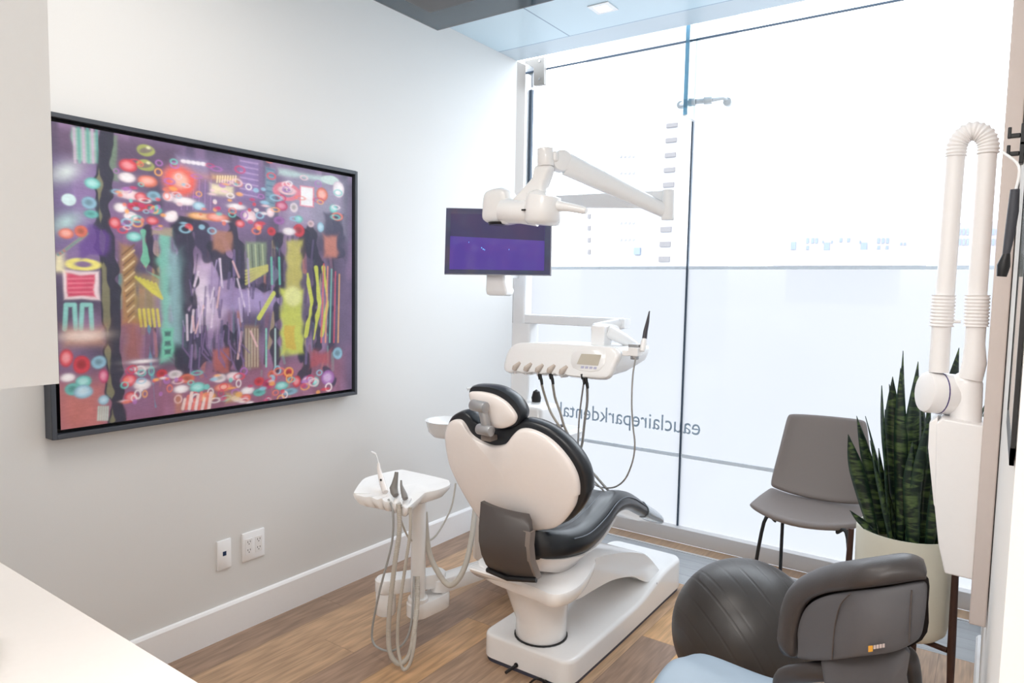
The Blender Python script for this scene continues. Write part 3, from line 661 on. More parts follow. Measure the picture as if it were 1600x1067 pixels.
# seat carrier (the white plate the bracket stands in)
q = [Zp(a, b, .455) for a, b in ((749, 884), (768, 868), (850, 868), (925, 870), (925, 890), (908, 915), (885, 928), (862, 930), (835, 919))]
def carrier(z, s=1): 
    c = sum(q, Vector())/len(q); return [Vector((c.x+(p.x-c.x)*s, c.y+(p.y-c.y)*s, z)) for p in cat(q, 4, True)]
MB().loft([carrier(.405, .9), carrier(.42, .97), carrier(.45, 1), carrier(.458, .985)]).build('seat_carrier', W_PLASTIC, CH_)
# seat
TOP = [(1.97, .655), (2.08, .64), (2.2, .632), (2.32, .65), (2.45, .675), (2.55, .672), (2.66, .637), (2.78, .58), (2.9, .515), (3.0, .465), (3.12, .402)]
BOT = [(1.97, .555), (2.08, .54), (2.2, .53), (2.32, .545), (2.45, .588), (2.55, .592), (2.66, .567), (2.78, .515), (2.9, .46), (3.0, .42), (3.12, .375)]
HW = [(1.96, .10), (1.975, .15), (2.0, .185), (2.06, .218), (2.12, .232), (2.2, .238), (2.35, .232), (2.5, .215), (2.65, .2), (2.8, .187), (2.95, .176), (3.06, .165), (3.12, .13)]
def itp(T, y): return float(np.interp(y, [a for a, _ in T], [b for _, b in T]))
def smt(T):
    ys = np.linspace(T[0][0], T[-1][0], 120); P = cat([(a, b, 0) for a, b in T], 12); xs = [p.x for p in P]; vs_ = [p.y for p in P]
    return lambda y: float(np.interp(y, xs, vs_))
fT, fB, fW = smt(TOP), smt(BOT), smt(HW)
SXC = 1.202
def seat_rings(y0, y1, n, grow=0, chan=True):
    rings = []
    for k in range(n+1):
        y = y0+(y1-y0)*k/n; hw = fW(y)+grow; zt = fT(y)+grow; zb = fB(y)-grow; h = zt-zb; r = min(.035, h*.48)
        e = min(1, max(0.15, (y-1.955)/.05)); hw *= .9+.1*e
        ring = [Vector((SXC-hw+r, y, zb)), Vector((SXC, y, zb-.006)), Vector((SXC+hw-r, y, zb))]
        for j in range(1, 6): a = -PI/2+PI*j/6; ring.append(Vector((SXC+hw-r+r*math.cos(a), y, (zt+zb)/2+(h/2)*math.sin(a))))
        # top surface: raised bolsters and sunken centre
        us = [.86, .76, .645, .62, .595, .3, 0, -.3, -.595, -.62, -.645, -.76, -.86]
        for u in us:
            dz = -.016 if abs(abs(u)-.62) < .01 else (.006 if abs(u) > .7 else (-.012 if abs(u) < .5 else (.002 if abs(u) > .64 else -.007)))
            ring.append(Vector((SXC+u*hw, y, zt+dz)))
        for j in range(1, 6): a = PI/2+PI*j/6; ring.append(Vector((SXC-hw+r+r*math.cos(a), y, (zt+zb)/2+(h/2)*math.sin(a))))
        lf = .40+.60*sm(1.96, 2.4, y); ring = [Vector((SXC+(p.x-SXC)*(lf if p.x < SXC else 1), p.y, p.z)) for p in ring]
        rings.append(ring)
    return rings
seat_ob = MB().loft(seat_rings(1.96, 2.86, 44)).build('seat_cushion', BLACKV, CH_, ang=60)
for u_ in (-.62, .62):
    MB().tube([Vector((SXC+u_*fW(y)*((.40+.60*sm(1.96, 2.4, y)) if u_ < 0 else 1), y, fT(y)-.007)) for y in np.linspace(2.02, 2.83, 40)], .0042, 8).build('seam', mat('seam highlight vinyl', (84, 92, 104), .3), seat_ob)  # seat seams; lighter slate paints in the highlights along their edges
MB().tube([Vector((SXC+fW(y)-.004, y, (fT(y)+fB(y))/2+(fT(y)-fB(y))*.30)) for y in np.linspace(2.1, 2.83, 40)], .0022, 8).build('seam', mat('seam highlight vinyl', (84, 92, 104), .3), seat_ob)
MB().loft(seat_rings(2.84, 3.11, 14, .004)).build('foot_cover', COVER, CH_, ang=60)
# shell under the seat and the leg rest
def under(y0, y1, s, dz0, dz1, n=20):
    rings = []
    for k in range(n+1):
        y = y0+(y1-y0)*k/n; hw = fW(y)*s; zb = fB(y); u = math.sin(PI*k/n)**.5*.9+.1
        rings.append([Vector((SXC+a*hw*(.45 if a < 0 and y < 2.4 else 1), y, zb+.012)) for a in (-1, 1)]+[Vector((SXC+a*hw*(1-.25*abs(1-abs(b)))*(.45 if a < 0 and y < 2.4 else 1), y, zb-dz1*u*b_)) for a, b, b_ in ((1, 0, .45), (.85, 0, .85), (.5, 0, 1), (-.5, 0, 1), (-.85, 0, .85), (-1, 0, .45))])
    return rings
MB().loft(under(1.99, 2.46, .99, 0, .09)).build('seat_shell', SHELL, CH_, ang=60)
MB().loft(under(2.42, 3.06, .93, 0, .022)).build('leg_rest_shell', W_PLASTIC, CH_, ang=60)

# backrest : outlines read in the plane of the back
BP = Vector((1.2, 1.93, .95)); BN = Vector((0, -1, -.22)).normalized()
def o3(l): return [(680+a*.225, 560+b*.225) for a, b in l]
def o6(l): return [(680+a*.3187, 580+b*.3187) for a, b in l]
rim_px = o3([(68, 560), (72, 490), (90, 430), (125, 395), (180, 376), (228, 398), (262, 432), (300, 462), (360, 485), (430, 492), (490, 487), (540, 468), (580, 445), (620, 437), (720, 462), (820, 515), (910, 590), (985, 680), (1035, 770), (1060, 860), (1063, 940)]) + o6([(748, 580), (738, 630), (705, 690), (650, 740), (590, 765), (480, 790), (350, 800), (250, 770), (215, 720), (165, 640), (110, 540), (68, 440)])
sh_px = o3([(78, 560), (80, 500), (100, 448), (135, 425), (182, 424), (215, 455), (255, 520), (320, 568), (390, 597), (440, 603), (490, 592), (520, 565), (550, 525), (595, 488), (670, 488), (775, 535), (860, 605), (935, 695), (985, 785), (1006, 865), (1006, 940)]) + o6([(704, 600), (690, 655), (650, 715), (610, 752), (570, 768), (480, 775), (350, 770), (250, 750), (222, 715), (175, 645), (118, 545), (72, 440)])
rim = cat([Pp(a, b, BP, BN) for a, b in rim_px], 4, True); shl = cat([Pp(a, b, BP, BN) for a, b in sh_px], 4, True)
cen = Pp(800, 745, BP, BN)
MB().loft(slab(rim, BN, 0, ((.5, -.050), (.8, -.062), (.93, -.062), (.985, -.052), (1.0, -.035), (1.0, -.015), (.985, -.004), (.95, 0)), cen)).build('backrest_cushion', BLACKV, CH_, ang=60)
MB().loft(slab(shl, BN, 0, ((1.0, -.006), (1.003, .003), (.994, .010), (.975, .015), (.94, .018), (.85, .0215), (.7, .0255), (.5, .029), (.3, .031), (.12, .032)), cen)).build('backrest_shell', SHELL, CH_, ang=60)
# dark hinge bracket
rows = [((751, 784), (822, 805), 1.905), ((750, 800), (826, 815), 1.885), ((748, 822), (828, 832), 1.868), ((748, 845), (826, 855), 1.862), ((752, 866), (828, 878), 1.872), ((759, 882), (834, 895), 1.90), ((766, 890), (838, 906), 1.925)]
def brow(l, r, Y, n=10):
    A, B = Yp(*l, Y), Yp(*r, Y); return [A.lerp(B, k/n)+Vector((0, -.018*math.sin(PI*k/n), 0)) for k in range(n+1)]
mb = MB(); g = [brow(*r) for r in rows]; bk = [[p+Vector((0, .02, 0)) for p in r] for r in g]
mb.loft([a+b[::-1] for a, b in zip(g, bk)]); mb.build('back_bracket', DARKG, CH_, ang=50)
mb = MB()
rr = []
for (l, r, Y) in rows[2:]:
    A = Yp(r[0]-11, r[1]-3, Y-.004); B = Yp(r[0]+1, r[1], Y-.002); rr.append([A, B, B+Vector((0, .03, 0)), A+Vector((0, .03, 0))])
mb.loft(rr); mb.build('bracket_trim', DARKTRIM, CH_)
L = Yp(762, 890, 1.915); Rr = Yp(838, 906, 1.915)
MB().tube([L, L.lerp(Rr, .5)+Vector((0, -.02, -.006)), Rr], .010, 8).build('bracket_slot', BLACKP, CH_)
# headrest
HP = Vector((1.2, 1.90, 1.05)); HN = Vector((0, -1, -.12)).normalized()
hr = o3([(232, 245), (234, 212), (250, 194), (290, 189), (380, 197), (460, 223), (530, 270), (578, 325), (602, 385), (592, 435), (560, 470), (510, 486), (440, 484), (380, 450), (320, 380), (265, 310)])
hs_ = o3([(243, 255), (248, 232), (280, 227), (340, 231), (420, 252), (495, 297), (545, 350), (572, 400), (562, 438), (535, 463), (480, 482), (420, 476), (370, 440), (320, 375), (265, 310)])
hr3 = cat([Pp(a, b, HP, HN) for a, b in hr], 4, True); hs3 = cat([Pp(a, b, HP, HN) for a, b in hs_], 4, True); hc = Pp(775, 636, HP, HN)
hh = MB().loft(slab(hr3, HN, 0, ((.5, -.05), (.85, -.06), (.97, -.05), (1, -.03), (1, -.012), (.96, 0)), hc)).build('headrest_cushion', BLACKV, CH_, ang=60)
MB().loft(slab(hs3, HN, 0, ((1, -.004), (1, .005), (.97, .010), (.9, .013), (.7, .016), (.4, .018), (.15, .018)), hc)).build('headrest_shell', SHELL, CH_, ang=60)
def c3(a, b, Y): return Yp(680+a*.225, 560+b*.225, Y)
MB().cyl(c3(258, 322, 1.855), c3(352, 342, 1.845), .0195, bev=.003).build('head_knuckle', SILVER, CH_)
MB().tube([c3(325, 340, 1.86), c3(340, 400, 1.855), c3(352, 455, 1.865), c3(362, 505, 1.87)], [.0165, .016, .017, .02]).build('head_arm', SILVER, CH_)
MB().cyl(c3(300, 488, 1.862), c3(392, 506, 1.855), .0185, bev=.003).build('head_knuckle', SILVER, CH_)
MB().box(tuple(c3(315, 570, 1.88)), tuple(c3(435, 525, 1.925)+Vector((0, .02, 0)))).build('head_mount', DARKTRIM, CH_, bevel=.004)
# foot pedals lever at base
p = Yp(808, 1038, 2.165)
MB().cyl(p+Vector((0, .01, 0)), p+Vector((0, -.01, 0)), .009).cyl(p+Vector((0, -.005, 0)), Zp(790, 1051, .02), .006).build('release_lever', BLACKP, CH_)
p = Yp(853, 1064, 2.16)
MB().cyl(p+Vector((0, .01, 0)), p+Vector((0, -.03, -.01)), .008).build('release_lever', BLACKP, CH_)
MB().tube(cat([Zp(828, 1067, .006), Zp(836, 1061, .03), Zp(846, 1061, .03), Zp(856, 1070, .006)], 5), .004).build('floor_cable', BLACKP, CH_)

# ================================================================== CUSPIDOR UNIT + POST
U = thing('cuspidor_unit', (.7, 2.85, 0), 'white cuspidor cabinet with bowl and tall post behind the chair', 'cuspidor')
MB().loft([[Vector((x, y, z)) for x, y in rrect(.68, 2.86, hw, hh, .06)] for z, hw, hh in ((.1, .20, .12), (.12, .22, .14), (.6, .22, .14), (.74, .26, .16), (.80, .28, .17), (.815, .27, .16))]).build('body', W_PLASTIC, U, ang=50)
MB().loft([[Vector((x, y, z)) for x, y in rrect(.84, 2.72, hw, hh, .03)] for z, hw, hh in ((.70, .085, .085), (.72, .10, .095), (.945, .10, .095), (.958, .09, .085))]).build('side_housing', W_PLASTIC, U, ang=50)
MB().box((.6, 2.85, 0), (.8, 2.98, .1)).build('foot', W_PLASTIC, U, bevel=.004)
MB().lathe([(.001, -.075), (.075, -.075), (.10, -.05), (.112, 0), (.115, .004), (.105, .004), (.085, -.018), (.05, -.032), (.001, -.034)], (.40, 2.62, .835)).build('bowl', mat('white bowl ceramic', (250, 250, 250), .12, coat=.6), U)
p = Yp(745, 606, 2.6)
MB().tube(cat([(p.x, 2.62, .82), (p.x, 2.62, p.z-.02), (p.x-.01, 2.6, p.z), (p.x-.035, 2.57, p.z-.005)], 5), .008).build('water_spout', W_COOL, U)
for k in range(5):
    a = Yp(842+k*8, 666, 2.615); MB().cyl(a, a+Vector((.0, .03, 0)), .008, n=12).build('connector', BLUEPL if k < 2 else (REDPL if k == 2 else BLACKP), U)
a = Yp(838, 618, 2.78); MB().lathe([(.001, -.04), (.02, -.04), (.024, -.01), (.016, .02), (.001, .03)], a, 16).build('cap', BLACKP, U)
PT = Yp(814, 500, 2.85)
px0, px1 = Yp(797, 560, 2.82).x, Yp(818, 560, 2.82).x
MB().loft([[Vector((x, y, z)) for x, y in rrect((px0+px1)/2+.02, 2.86, .055, .045, .015)] for z in (.80, 1.33)]).build('lower_post', W_COOL, U)
MB().loft([[Vector((x, y, z)) for x, y in rrect((px0+px1)/2, 2.86, .036, .036, .012)] for z in (1.33, 1.93)]).build('upper_post', W_COOL, U)
PC = Vector(((px0+px1)/2, 2.86, 0))

# ================================================================== ASSISTANT CONSOLE
A = thing('assistant_console', (.68, 2.1, .12), 'white assistant tray on a low column between wall and chair', 'instrument console')
def cA(a, b): return (540+a*.1312, 690+b*.1312)
tz = .665
top_px = [(95, 600), (150, 510), (230, 430), (400, 380), (640, 330), (760, 345), (1180, 440), (1245, 475), (1240, 520), (1100, 575), (950, 610), (880, 670), (800, 740), (740, 790), (690, 780), (665, 740), (640, 720), (600, 745), (560, 735), (545, 705), (500, 720), (450, 705), (430, 675), (380, 690), (330, 675), (300, 655), (230, 660), (150, 640), (100, 620)]
def tH(b): return tz+.02-.0 if b < 520 else tz-.012
def traypt(a, b, dz=0):
    # slightly sloping tray: the near lip drops
    drop = -.045*sm(520, 760, b) if a < 900 else -.03*sm(480, 700, b)
    if a < 330: drop -= .03*sm(330, 100, a)*0
    return Zp(*cA(a, b), .70+drop+dz)
tp = cat([traypt(a, b) for a, b in top_px], 3, True)
c = sum(tp, Vector())/len(tp)
MB().loft(slab(tp, (0, 0, 1), 0, ((.6, -.052), (.86, -.042), (.97, -.02), (1, -.006), (.985, .0), (.9, -.001), (.6, -.001)), c)).build('tray', W_PLASTIC, A, ang=60)
for a, b in ((400, 660), (505, 690), (610, 720), (715, 750)):
    p = Zp(*cA(a, b), .655); q = Zp(*cA(a-60+20, b+20), .645)
    MB().tube([p+Vector((-.01, .03, .016)), p+Vector((0, 0, .006)), p+Vector((.004, -.012, -.008))], [.011, .013, .011], 14).build('holder_finger', W_PLASTIC, A)
cc = Yp(653, 935, 2.09)
COLX, COLY = cc.x, 2.09
MB().cyl((COLX, COLY, .20), (COLX, COLY, .64), .031, n=36).build('column', W_PLASTIC, A)
MB().cyl((COLX, COLY, .185), (COLX, COLY, .205), .043, bev=.004).build('column_collar', W_PLASTIC, A)
def stadium(a, b, r, z0, z1, n=14):
    a, b = Vector((*a, 0)), Vector((*b, 0)); d = (b-a).normalized(); th = math.atan2(d.y, d.x); out = []
    for k in range(n+1): an = th+PI/2+PI*k/n; out.append((a.x+r*math.cos(an), a.y+r*math.sin(an)))
    for k in range(n+1): an = th-PI/2+PI*k/n; out.append((b.x+r*math.cos(an), b.y+r*math.sin(an)))
    e = .006
    return [[Vector((c_.x+(x-c_.x)*s, c_.y+(y-c_.y)*s, z)) for x, y in out] for s, z in ((.95, z0), (1, z0+e), (1, z1-e), (.95, z1)) for c_ in [((a+b)/2)]]
PV = (COLX+.01, COLY+.12)
MB().loft(stadium((COLX, COLY), PV, .048, .125, .188)).build('column_link', W_PLASTIC, A)
KA = Zp(603, 893, .30); 
MB().loft(stadium((KA.x, KA.y), (PV[0]-.02, PV[1]+.0), .045, .215, .275)).build('elbow_link', W_PLASTIC, A)
MB().cyl((KA.x, KA.y, .12), (KA.x, KA.y, .216), .042, n=32, bev=.003).build('elbow_drum', W_PLASTIC, A)
MB().loft(stadium(PV, (.80, 2.66), .036, .19, .25)).build('support_arm', W_PLASTIC, A)
def hose(pts, r, name, m, parent, n=10, ribs=False):
    P = cat(pts, 14 if ribs else 8)
    if ribs:
        Q_ = []; 
        for i in range(len(P)-1):
            for k in range(3): Q_.append(P[i].lerp(P[i+1], k/3))
        rr_ = [r*(1+.06*(1 if i % 3 else -1)) for i in range(len(Q_))]
        return MB().tube(Q_, rr_, n).build(name, m, parent)
    return MB().tube(P, r, n).build(name, m, parent)
hY = 1.97
def hp(a, b, Y): return Yp(a, b, Y)
# syringe
S = thing('intraoral_scanner', tuple(Yp(600, 765, 1.925)), 'pale slim handpiece with white tip, leftmost on the assistant tray', 'dental handpiece', 'handpieces on the assistant tray')
MB().tube([Yp(*cA(a, b), y) for a, b, y in ((395, 255, 1.965), (395, 320, 1.960), (415, 400, 1.955), (440, 500, 1.945), (475, 600, 1.930))], [.005, .0075, .0105, .0125, .012], 16).build('handle', SHELL, S); hnd = S.children[0]
MB().tube([Yp(*cA(a, b), y) for a, b, y in ((395, 262, 1.965), (380, 200, 1.970), (362, 150, 1.975))], [.0015, .0015, .0015], 8).build('stem', W_COOL, S)
MB().tube([Yp(*cA(a, b), 1.975) for a, b in ((310, 118), (335, 135), (365, 152))], [.003, .005, .0035], 10).build('tip', PLATE, S)
for a, b in ((422, 455), (458, 580)): p = Yp(*cA(a-3, b), 1.937); MB().sphere(p, .0045, 10, 8).build('button', BLACKP, hnd)
hose([Yp(607, 780, 1.915), Yp(614, 800, 1.905), Yp(612, 850, 1.905), Yp(594, 920, 1.895), Yp(582, 980, 1.895), Yp(584, 1005, 1.895), Yp(600, 1016, 1.895), Yp(618, 1015, 1.905), Yp(634, 1000, 1.925), Yp(643, 970, 1.945), Yp(647, 900, 1.985)], .0045, 'hose', HOSED, S)
S = thing('suction_handpiece', tuple(Yp(617, 775, 1.925)), 'thick grey suction handpiece with wide ribbed hose on assistant tray', 'dental handpiece', 'handpieces on the assistant tray')
MB().tube([Yp(*cA(a, b), y) for a, b, y in ((608, 360, 1.945), (600, 420, 1.940), (585, 500, 1.935), (572, 550, 1.930), (580, 600, 1.925), (598, 640, 1.920))], [.0075, .009, .0125, .0165, .0155, .012], 16).build('handle', GREYI, S)
hose([Yp(623, 787, 1.910), Yp(624, 830, 1.905), Yp(617, 880, 1.895), Yp(609, 950, 1.885), Yp(607, 1000, 1.885), Yp(612, 1026, 1.885), Yp(625, 1037, 1.895), Yp(640, 1022, 1.915), Yp(648, 980, 1.935), Yp(652, 940, 1.975), Yp(652, 900, 2.005)], .0095, 'hose', HOSE, S, 12, True)
S = thing('saliva_ejector', tuple(Yp(634, 775, 1.925)), 'small grey saliva ejector, rightmost on the assistant tray', 'dental handpiece', 'handpieces on the assistant tray')
MB().tube([Yp(*cA(a, b), y) for a, b, y in ((662, 460, 1.945), (664, 520, 1.940), (680, 580, 1.930), (700, 640, 1.920), (712, 680, 1.915))], [.0035, .005, .009, .012, .011], 14).build('handle', GREYI, S)
hose([Yp(641, 792, 1.915), Yp(641, 830, 1.915), Yp(634, 880, 1.905), Yp(624, 950, 1.895), Yp(621, 1000, 1.895), Yp(625, 1030, 1.895), Yp(631, 1046, 1.895), Yp(641, 1035, 1.905), Yp(648, 1000, 1.925), Yp(650, 950, 1.965), Yp(652, 900, 2.005)], .0065, 'hose', HOSE, S, 12, True)
t = hose([Yp(664, 800, 2.12), Yp(670, 860, 2.115), Yp(685, 895, 2.12), Yp(701, 914, 2.13), Yp(716, 905, 2.15), Yp(728, 880, 2.19), Yp(737, 840, 2.26), Yp(743, 790, 2.36)], .0115, 'drain_hose', HOSE, A, 12)
hose([Yp(712, 755, 2.5), Yp(706, 790, 2.45), Yp(692, 820, 2.35), Yp(678, 840, 2.25), Yp(664, 845, 2.12), Yp(640, 842, 2.05), Yp(622, 800, 1.98)], .004, 'air_line', HOSE, A)

# ================================================================== DELIVERY CONSOLE
D = thing('delivery_console', (1.2, 2.45, 1.15), 'cream dentist delivery console with small screen and hose holders', 'instrument console')
DP = Vector((1.2, 2.40, 1.21)); DN = Vector((0, -1, .35)).normalized()
def cD(a, b): return (780+a*.15, 500+b*.15)
def dp(a, b): return Pp(*cD(a, b), DP, DN)
dpx = [(50, 510), (52, 450), (75, 370), (105, 305), (150, 260), (210, 238), (300, 234), (500, 240), (750, 252), (1000, 266), (1150, 278), (1220, 298), (1255, 340), (1250, 385), (1215, 450), (1180, 530), (1150, 580), (1105, 606), (1040, 610), (900, 600), (720, 582), (708, 560), (690, 575), (640, 588), (590, 565), (560, 572), (500, 560), (470, 562), (430, 566), (385, 552), (340, 548), (270, 560), (215, 545), (200, 540), (150, 545), (90, 545)]
do = cat([dp(a, b) for a, b in dpx], 2, True)
c = sum(do, Vector())/len(do)
MB().loft(slab(do, DN, 0, ((.6, .006), (.93, .006), (.985, .003), (1, -.004), (1, -.02), (.985, -.026)), c)).build('front_panel', W_PLASTIC, D, ang=50)
back = [(150, 270), (300, 240), (700, 250), (1150, 285), (1235, 320), (1215, 440), (1150, 570), (1040, 600), (700, 575), (300, 545), (100, 530), (70, 430)]
b3 = cat([dp(a, b) for a, b in back], 3, True)
r2 = [Vector((p.x, p.y+.02, p.z)) for p in b3]
r3 = [Vector((c.x+(p.x-c.x)*.97+.02, p.y+.14, c.z+.004+(p.z-c.z)*(.95 if p.z > c.z else .75))) for p in b3]
r4 = [Vector((c.x+(p.x-c.x)*.9+.04, p.y+.26, c.z+.02+(p.z-c.z)*(.72 if p.z > c.z else .4))) for p in b3]
MB().loft([r2, r3, r4]).build('housing', W_COOL, D, ang=50)
so = [dp(a, b)+DN*.0085 for a, b in ((800, 315), (1130, 330), (1120, 345), (1060, 530), (790, 505), (795, 470), (835, 340))]
sc_ = [dp(a, b)+DN*.0075 for a, b in ((805, 318), (1105, 335), (1048, 530), (775, 500))]
kp = MB().loft(slab(cat(sc_, 3, True), DN, 0, ((1, -.004), (1, 0), (.98, .001)))).build('keypad_plate', W_PLASTIC, D)
scr = [dp(a, b)+DN*.0092 for a, b in ((868, 358), (1076, 368), (1040, 482), (820, 464))]
MB().prism(scr, DN*.0008).build('screen', mat('unlit beige display', (200, 192, 176), .2), kp, flat=True)
for k in range(4):
    a = 880+k*44; q4 = [dp(a+x_, 498+k*3+y_)+DN*.009 for x_, y_ in ((-14, -12), (16, -11), (11, 11), (-19, 10))]
    MB().prism(q4, DN*.0012).build('button', mat('lilac key', (190, 190, 214), .4), kp)
for k, (a, b) in enumerate(((180, 500), (298, 510), (418, 522), (540, 528), (668, 540))):
    p = dp(a, b)+DN*.012; q_ = dp(a+45, b-55)+DN*.004
    MB().tube([p+Vector((-.003, 0, -.010)), p, q_], [.011, .0125, .007], 14).build('instrument_holder', mat('shadow beige plastic', (206, 192, 180), .4), D)
    e = dp(a-20, b+50)+DN*-.002; MB().cyl(e+Vector((0, 0, .012)), e+Vector((0, 0, -.004)), .004, n=10).build('drip_nub', SHELL, D)
# support block + arms
bb = Yp(928, 536, 2.5); bt = Yp(950, 509, 2.5)
MB().box((bb.x, 2.47, bb.z-.01), (bt.x, 2.54, bt.z)).build('swivel_block', W_COOL, D, bevel=.006)
MB().tube([Vector((bt.x-.01, 2.51, bt.z-.02)), Yp(975, 530, 2.56), Yp(992, 540, 2.6)], [.028, .024, .018], 16).build('rear_fairing', W_COOL, D)
e1 = Yp(1000, 528, 3.0)
MB().box((PC.x, 2.93, 0), (e1.x, 2.985, .038)).build
aa = PC+Vector((0, 0, 1.345)); 
ar = MB(); 
ar.loft([[Vector((x, y, z)) for y, z in rrect(2.86, 1.352, .03, .022, .006)] for x in (PC.x-.03, e1.x)])
ar.build('horizontal_arm', W_COOL, D)
MB().tube([(e1.x-.02, 2.86, 1.352), (e1.x-.10, 2.75, 1.33), (bt.x, 2.56, bt.z-.02)], [.026, .024, .022], 16).build('link_arm', W_COOL, D)
# right clamp with camera wand
MB().box(tuple(dp(1255, 375)+Vector((0, .02, 0))), tuple(dp(1335, 320)+Vector((0, .05, 0)))).build('clamp_arm', W_PLASTIC, D, bevel=.002)
MB().box(tuple(dp(1325, 375)+Vector((0, .01, 0))), tuple(dp(1445, 290)+Vector((0, .05, 0)))).build('clamp', W_PLASTIC, D, bevel=.003)
MB().box(tuple(dp(1330, 292)+Vector((0, .01, 0))), tuple(dp(1440, 255)+Vector((0, .06, 0)))).build('clamp_cap', SILVER, D, bevel=.003)
p = dp(1375, 400); MB().cyl(p+Vector((0, .03, .018)), p+Vector((0, .03, -.006)), .016, bev=.003).build('clamp_knob', SILVER, D)
S = thing('intraoral_camera', tuple(dp(1460, 300)), 'dark pointed camera wand clipped to right end of delivery console', 'dental handpiece')
MB().tube([dp(a, b)+Vector((0, .03, 0)) for a, b in ((1455, 330), (1462, 290), (1472, 240), (1480, 195))], [.009, .0115, .012, .009], 16).build('grip', W_PLASTIC, S)
MB().tube([dp(a, b)+Vector((0, .03, 0)) for a, b in ((1479, 200), (1490, 120), (1512, 20), (1530, -85), (1536, -92))], [.0095, .0085, .0065, .0025, .002], 14).build('wand', mat('dark wand', (60, 56, 62), .4), S)
def c4(a, b): return (740+a*.2999, 460+b*.2999)
hose([Yp(*c4(a, b), y) for a, b, y in ((845, 330, 2.42), (830, 420, 2.42), (824, 560, 2.42), (830, 680, 2.43), (840, 780, 2.44), (828, 870, 2.46), (790, 960, 2.5), (735, 1003, 2.55), (670, 1005, 2.58), (625, 985, 2.6), (600, 950, 2.62), (585, 900, 2.62))], .0034, 'hose', HOSED, S)
hl = [((352, 470), [(375, 540), (405, 620), (450, 690), (480, 740), (500, 775)]), ((410, 468), [(425, 540), (450, 610), (470, 680), (492, 730), (503, 775)]), ((571, 470), [(560, 560), (550, 650), (545, 760), (548, 850), (600, 940), (690, 1035)]), ((590, 490), [(592, 560), (580, 650), (568, 760), (560, 850), (640, 950), (710, 1030)])]
nm = ['first hose from the left', 'second hose from the left', 'thin third hose under the screen', 'fourth hose under the screen']
for k, ((a, b), pts) in enumerate(hl):
    S = thing('instrument_hose', tuple(Yp(*c4(a, b-50), 2.37)), 'grey instrument hose with black end, %s of the console' % nm[k], 'hose', 'hoses under the delivery console')
    th = .0055 if k != 2 else .0036
    MB().tube([Yp(*c4(a-8, b-56), 2.38), Yp(*c4(a-4, b-30), 2.38), Yp(*c4(a, b-28), 2.38), Yp(*c4(a+5, b), 2.38)], [.0085, .0085, .007, .0055] if k != 2 else [.005, .005, .004, .004], 12).build('connector', BLACKP, S)
    L_ = [Yp(*c4(a+2, b-4), 2.38)]+[Yp(*c4(x, y), 2.4+.03*(i+1)) for i, (x, y) in enumerate(pts)]
    hose(L_, th, 'hose', HOSE if k in (0, 1) else HOSED, S)

# ================================================================== MONITOR
M_ = thing('chairside_monitor', (.65, 2.6, 1.5), 'chairside monitor showing violet screen, mounted on the post', 'monitor')
mc = [Yp(697, 324.5, 2.60), Yp(862, 328, 2.60), Yp(860.5, 431, 2.60), Yp(694, 429, 2.60)]
MN = (mc[1]-mc[0]).cross(mc[3]-mc[0]).normalized()
if MN.y > 0: MN = -MN
MB().loft(slab(mc, MN, 0, ((.93, -.03), (.99, -.010), (1, -.006), (1, -.001), (.998, 0)))).build('casing', mat('silver grey bezel', (176, 178, 186), .35), M_)
def mp(u, v, d=0): return mc[0].lerp(mc[1], u).lerp(mc[3].lerp(mc[2], u), v)+MN*d
MB().prism([mp(.006, .01, .0002), mp(.994, .01, .0002), mp(.994, .985, .0002), mp(.006, .985, .0002)], MN*.0012).build('bezel', mat('reflection tinted bezel glass', (96, 100, 128), .06, spec=.8), M_, flat=True)  # bezel colour lightened to hold its bluish reflection
scm = mat('violet screen', (60, 50, 100), .08, spec=.7, emit=(98, 76, 168), es=.55)
MB().prism([mp(.055, .085, .0016), mp(.945, .085, .0016), mp(.945, .92, .0016), mp(.055, .92, .0016)], MN*.0006).build('screen', scm, M_, flat=True); scr_ = bpy.context.scene.objects['screen.001'] if 'screen.001' in bpy.context.scene.objects else M_
MB().prism([mp(.055, .085, .0024), mp(.945, .085, .0024), mp(.945, .47, .0024), mp(.055, .42, .0024)], MN*.0003).build('title_area', mat('slate violet title area', (56, 54, 80), .1, emit=(84, 80, 116), es=.4), M_, flat=True)
for u, v, w_ in ((.37, .58, .008), (.385, .60, .01), (.40, .61, .006), (.245, .5, .004), (.63, .6, .004)):
    MB().prism([mp(u, v, .0024), mp(u+w_, v, .0024), mp(u+w_, v+.018, .0024), mp(u, v+.018, .0024)], MN*.0003).build('icon', mat('cyan icon', (90, 160, 230), .3, emit=(110, 170, 240), es=1), M_, flat=True)
a = Yp(781, 427, 2.67); b_ = Yp(779, 462, 2.64)
MB().loft([[Vector((x, y, z)) for x, y in rrect(cx, cy, hw, hh, .012)] for cx, cy, z, hw, hh in ((a.x, 2.66, a.z+.05, .055, .028), (a.x, 2.66, a.z-.04, .055, .03), (b_.x, 2.65, b_.z+.025, .062, .035), (b_.x, 2.65, b_.z+.006, .058, .032), (b_.x, 2.65, b_.z, .045, .025))]).build('mount_bracket', W_PLASTIC, M_, ang=50)
MB().box((a.x, 2.68, a.z-.02), (PC.x, 2.83, a.z+.03)).build('mount_arm', W_COOL, M_, bevel=.005)

# ================================================================== OPERATORY LIGHT
O = thing('operatory_light', (PC.x, 2.86, 1.9), 'white dental operating light on a long articulated arm', 'dental light')
LY = 2.25
def cL(a, b): return (680+a*.25, 220+b*.25)
def lp(a, b, y=LY): return Yp(*cL(a, b), y)
J = Yp(1044, 325, 2.62)
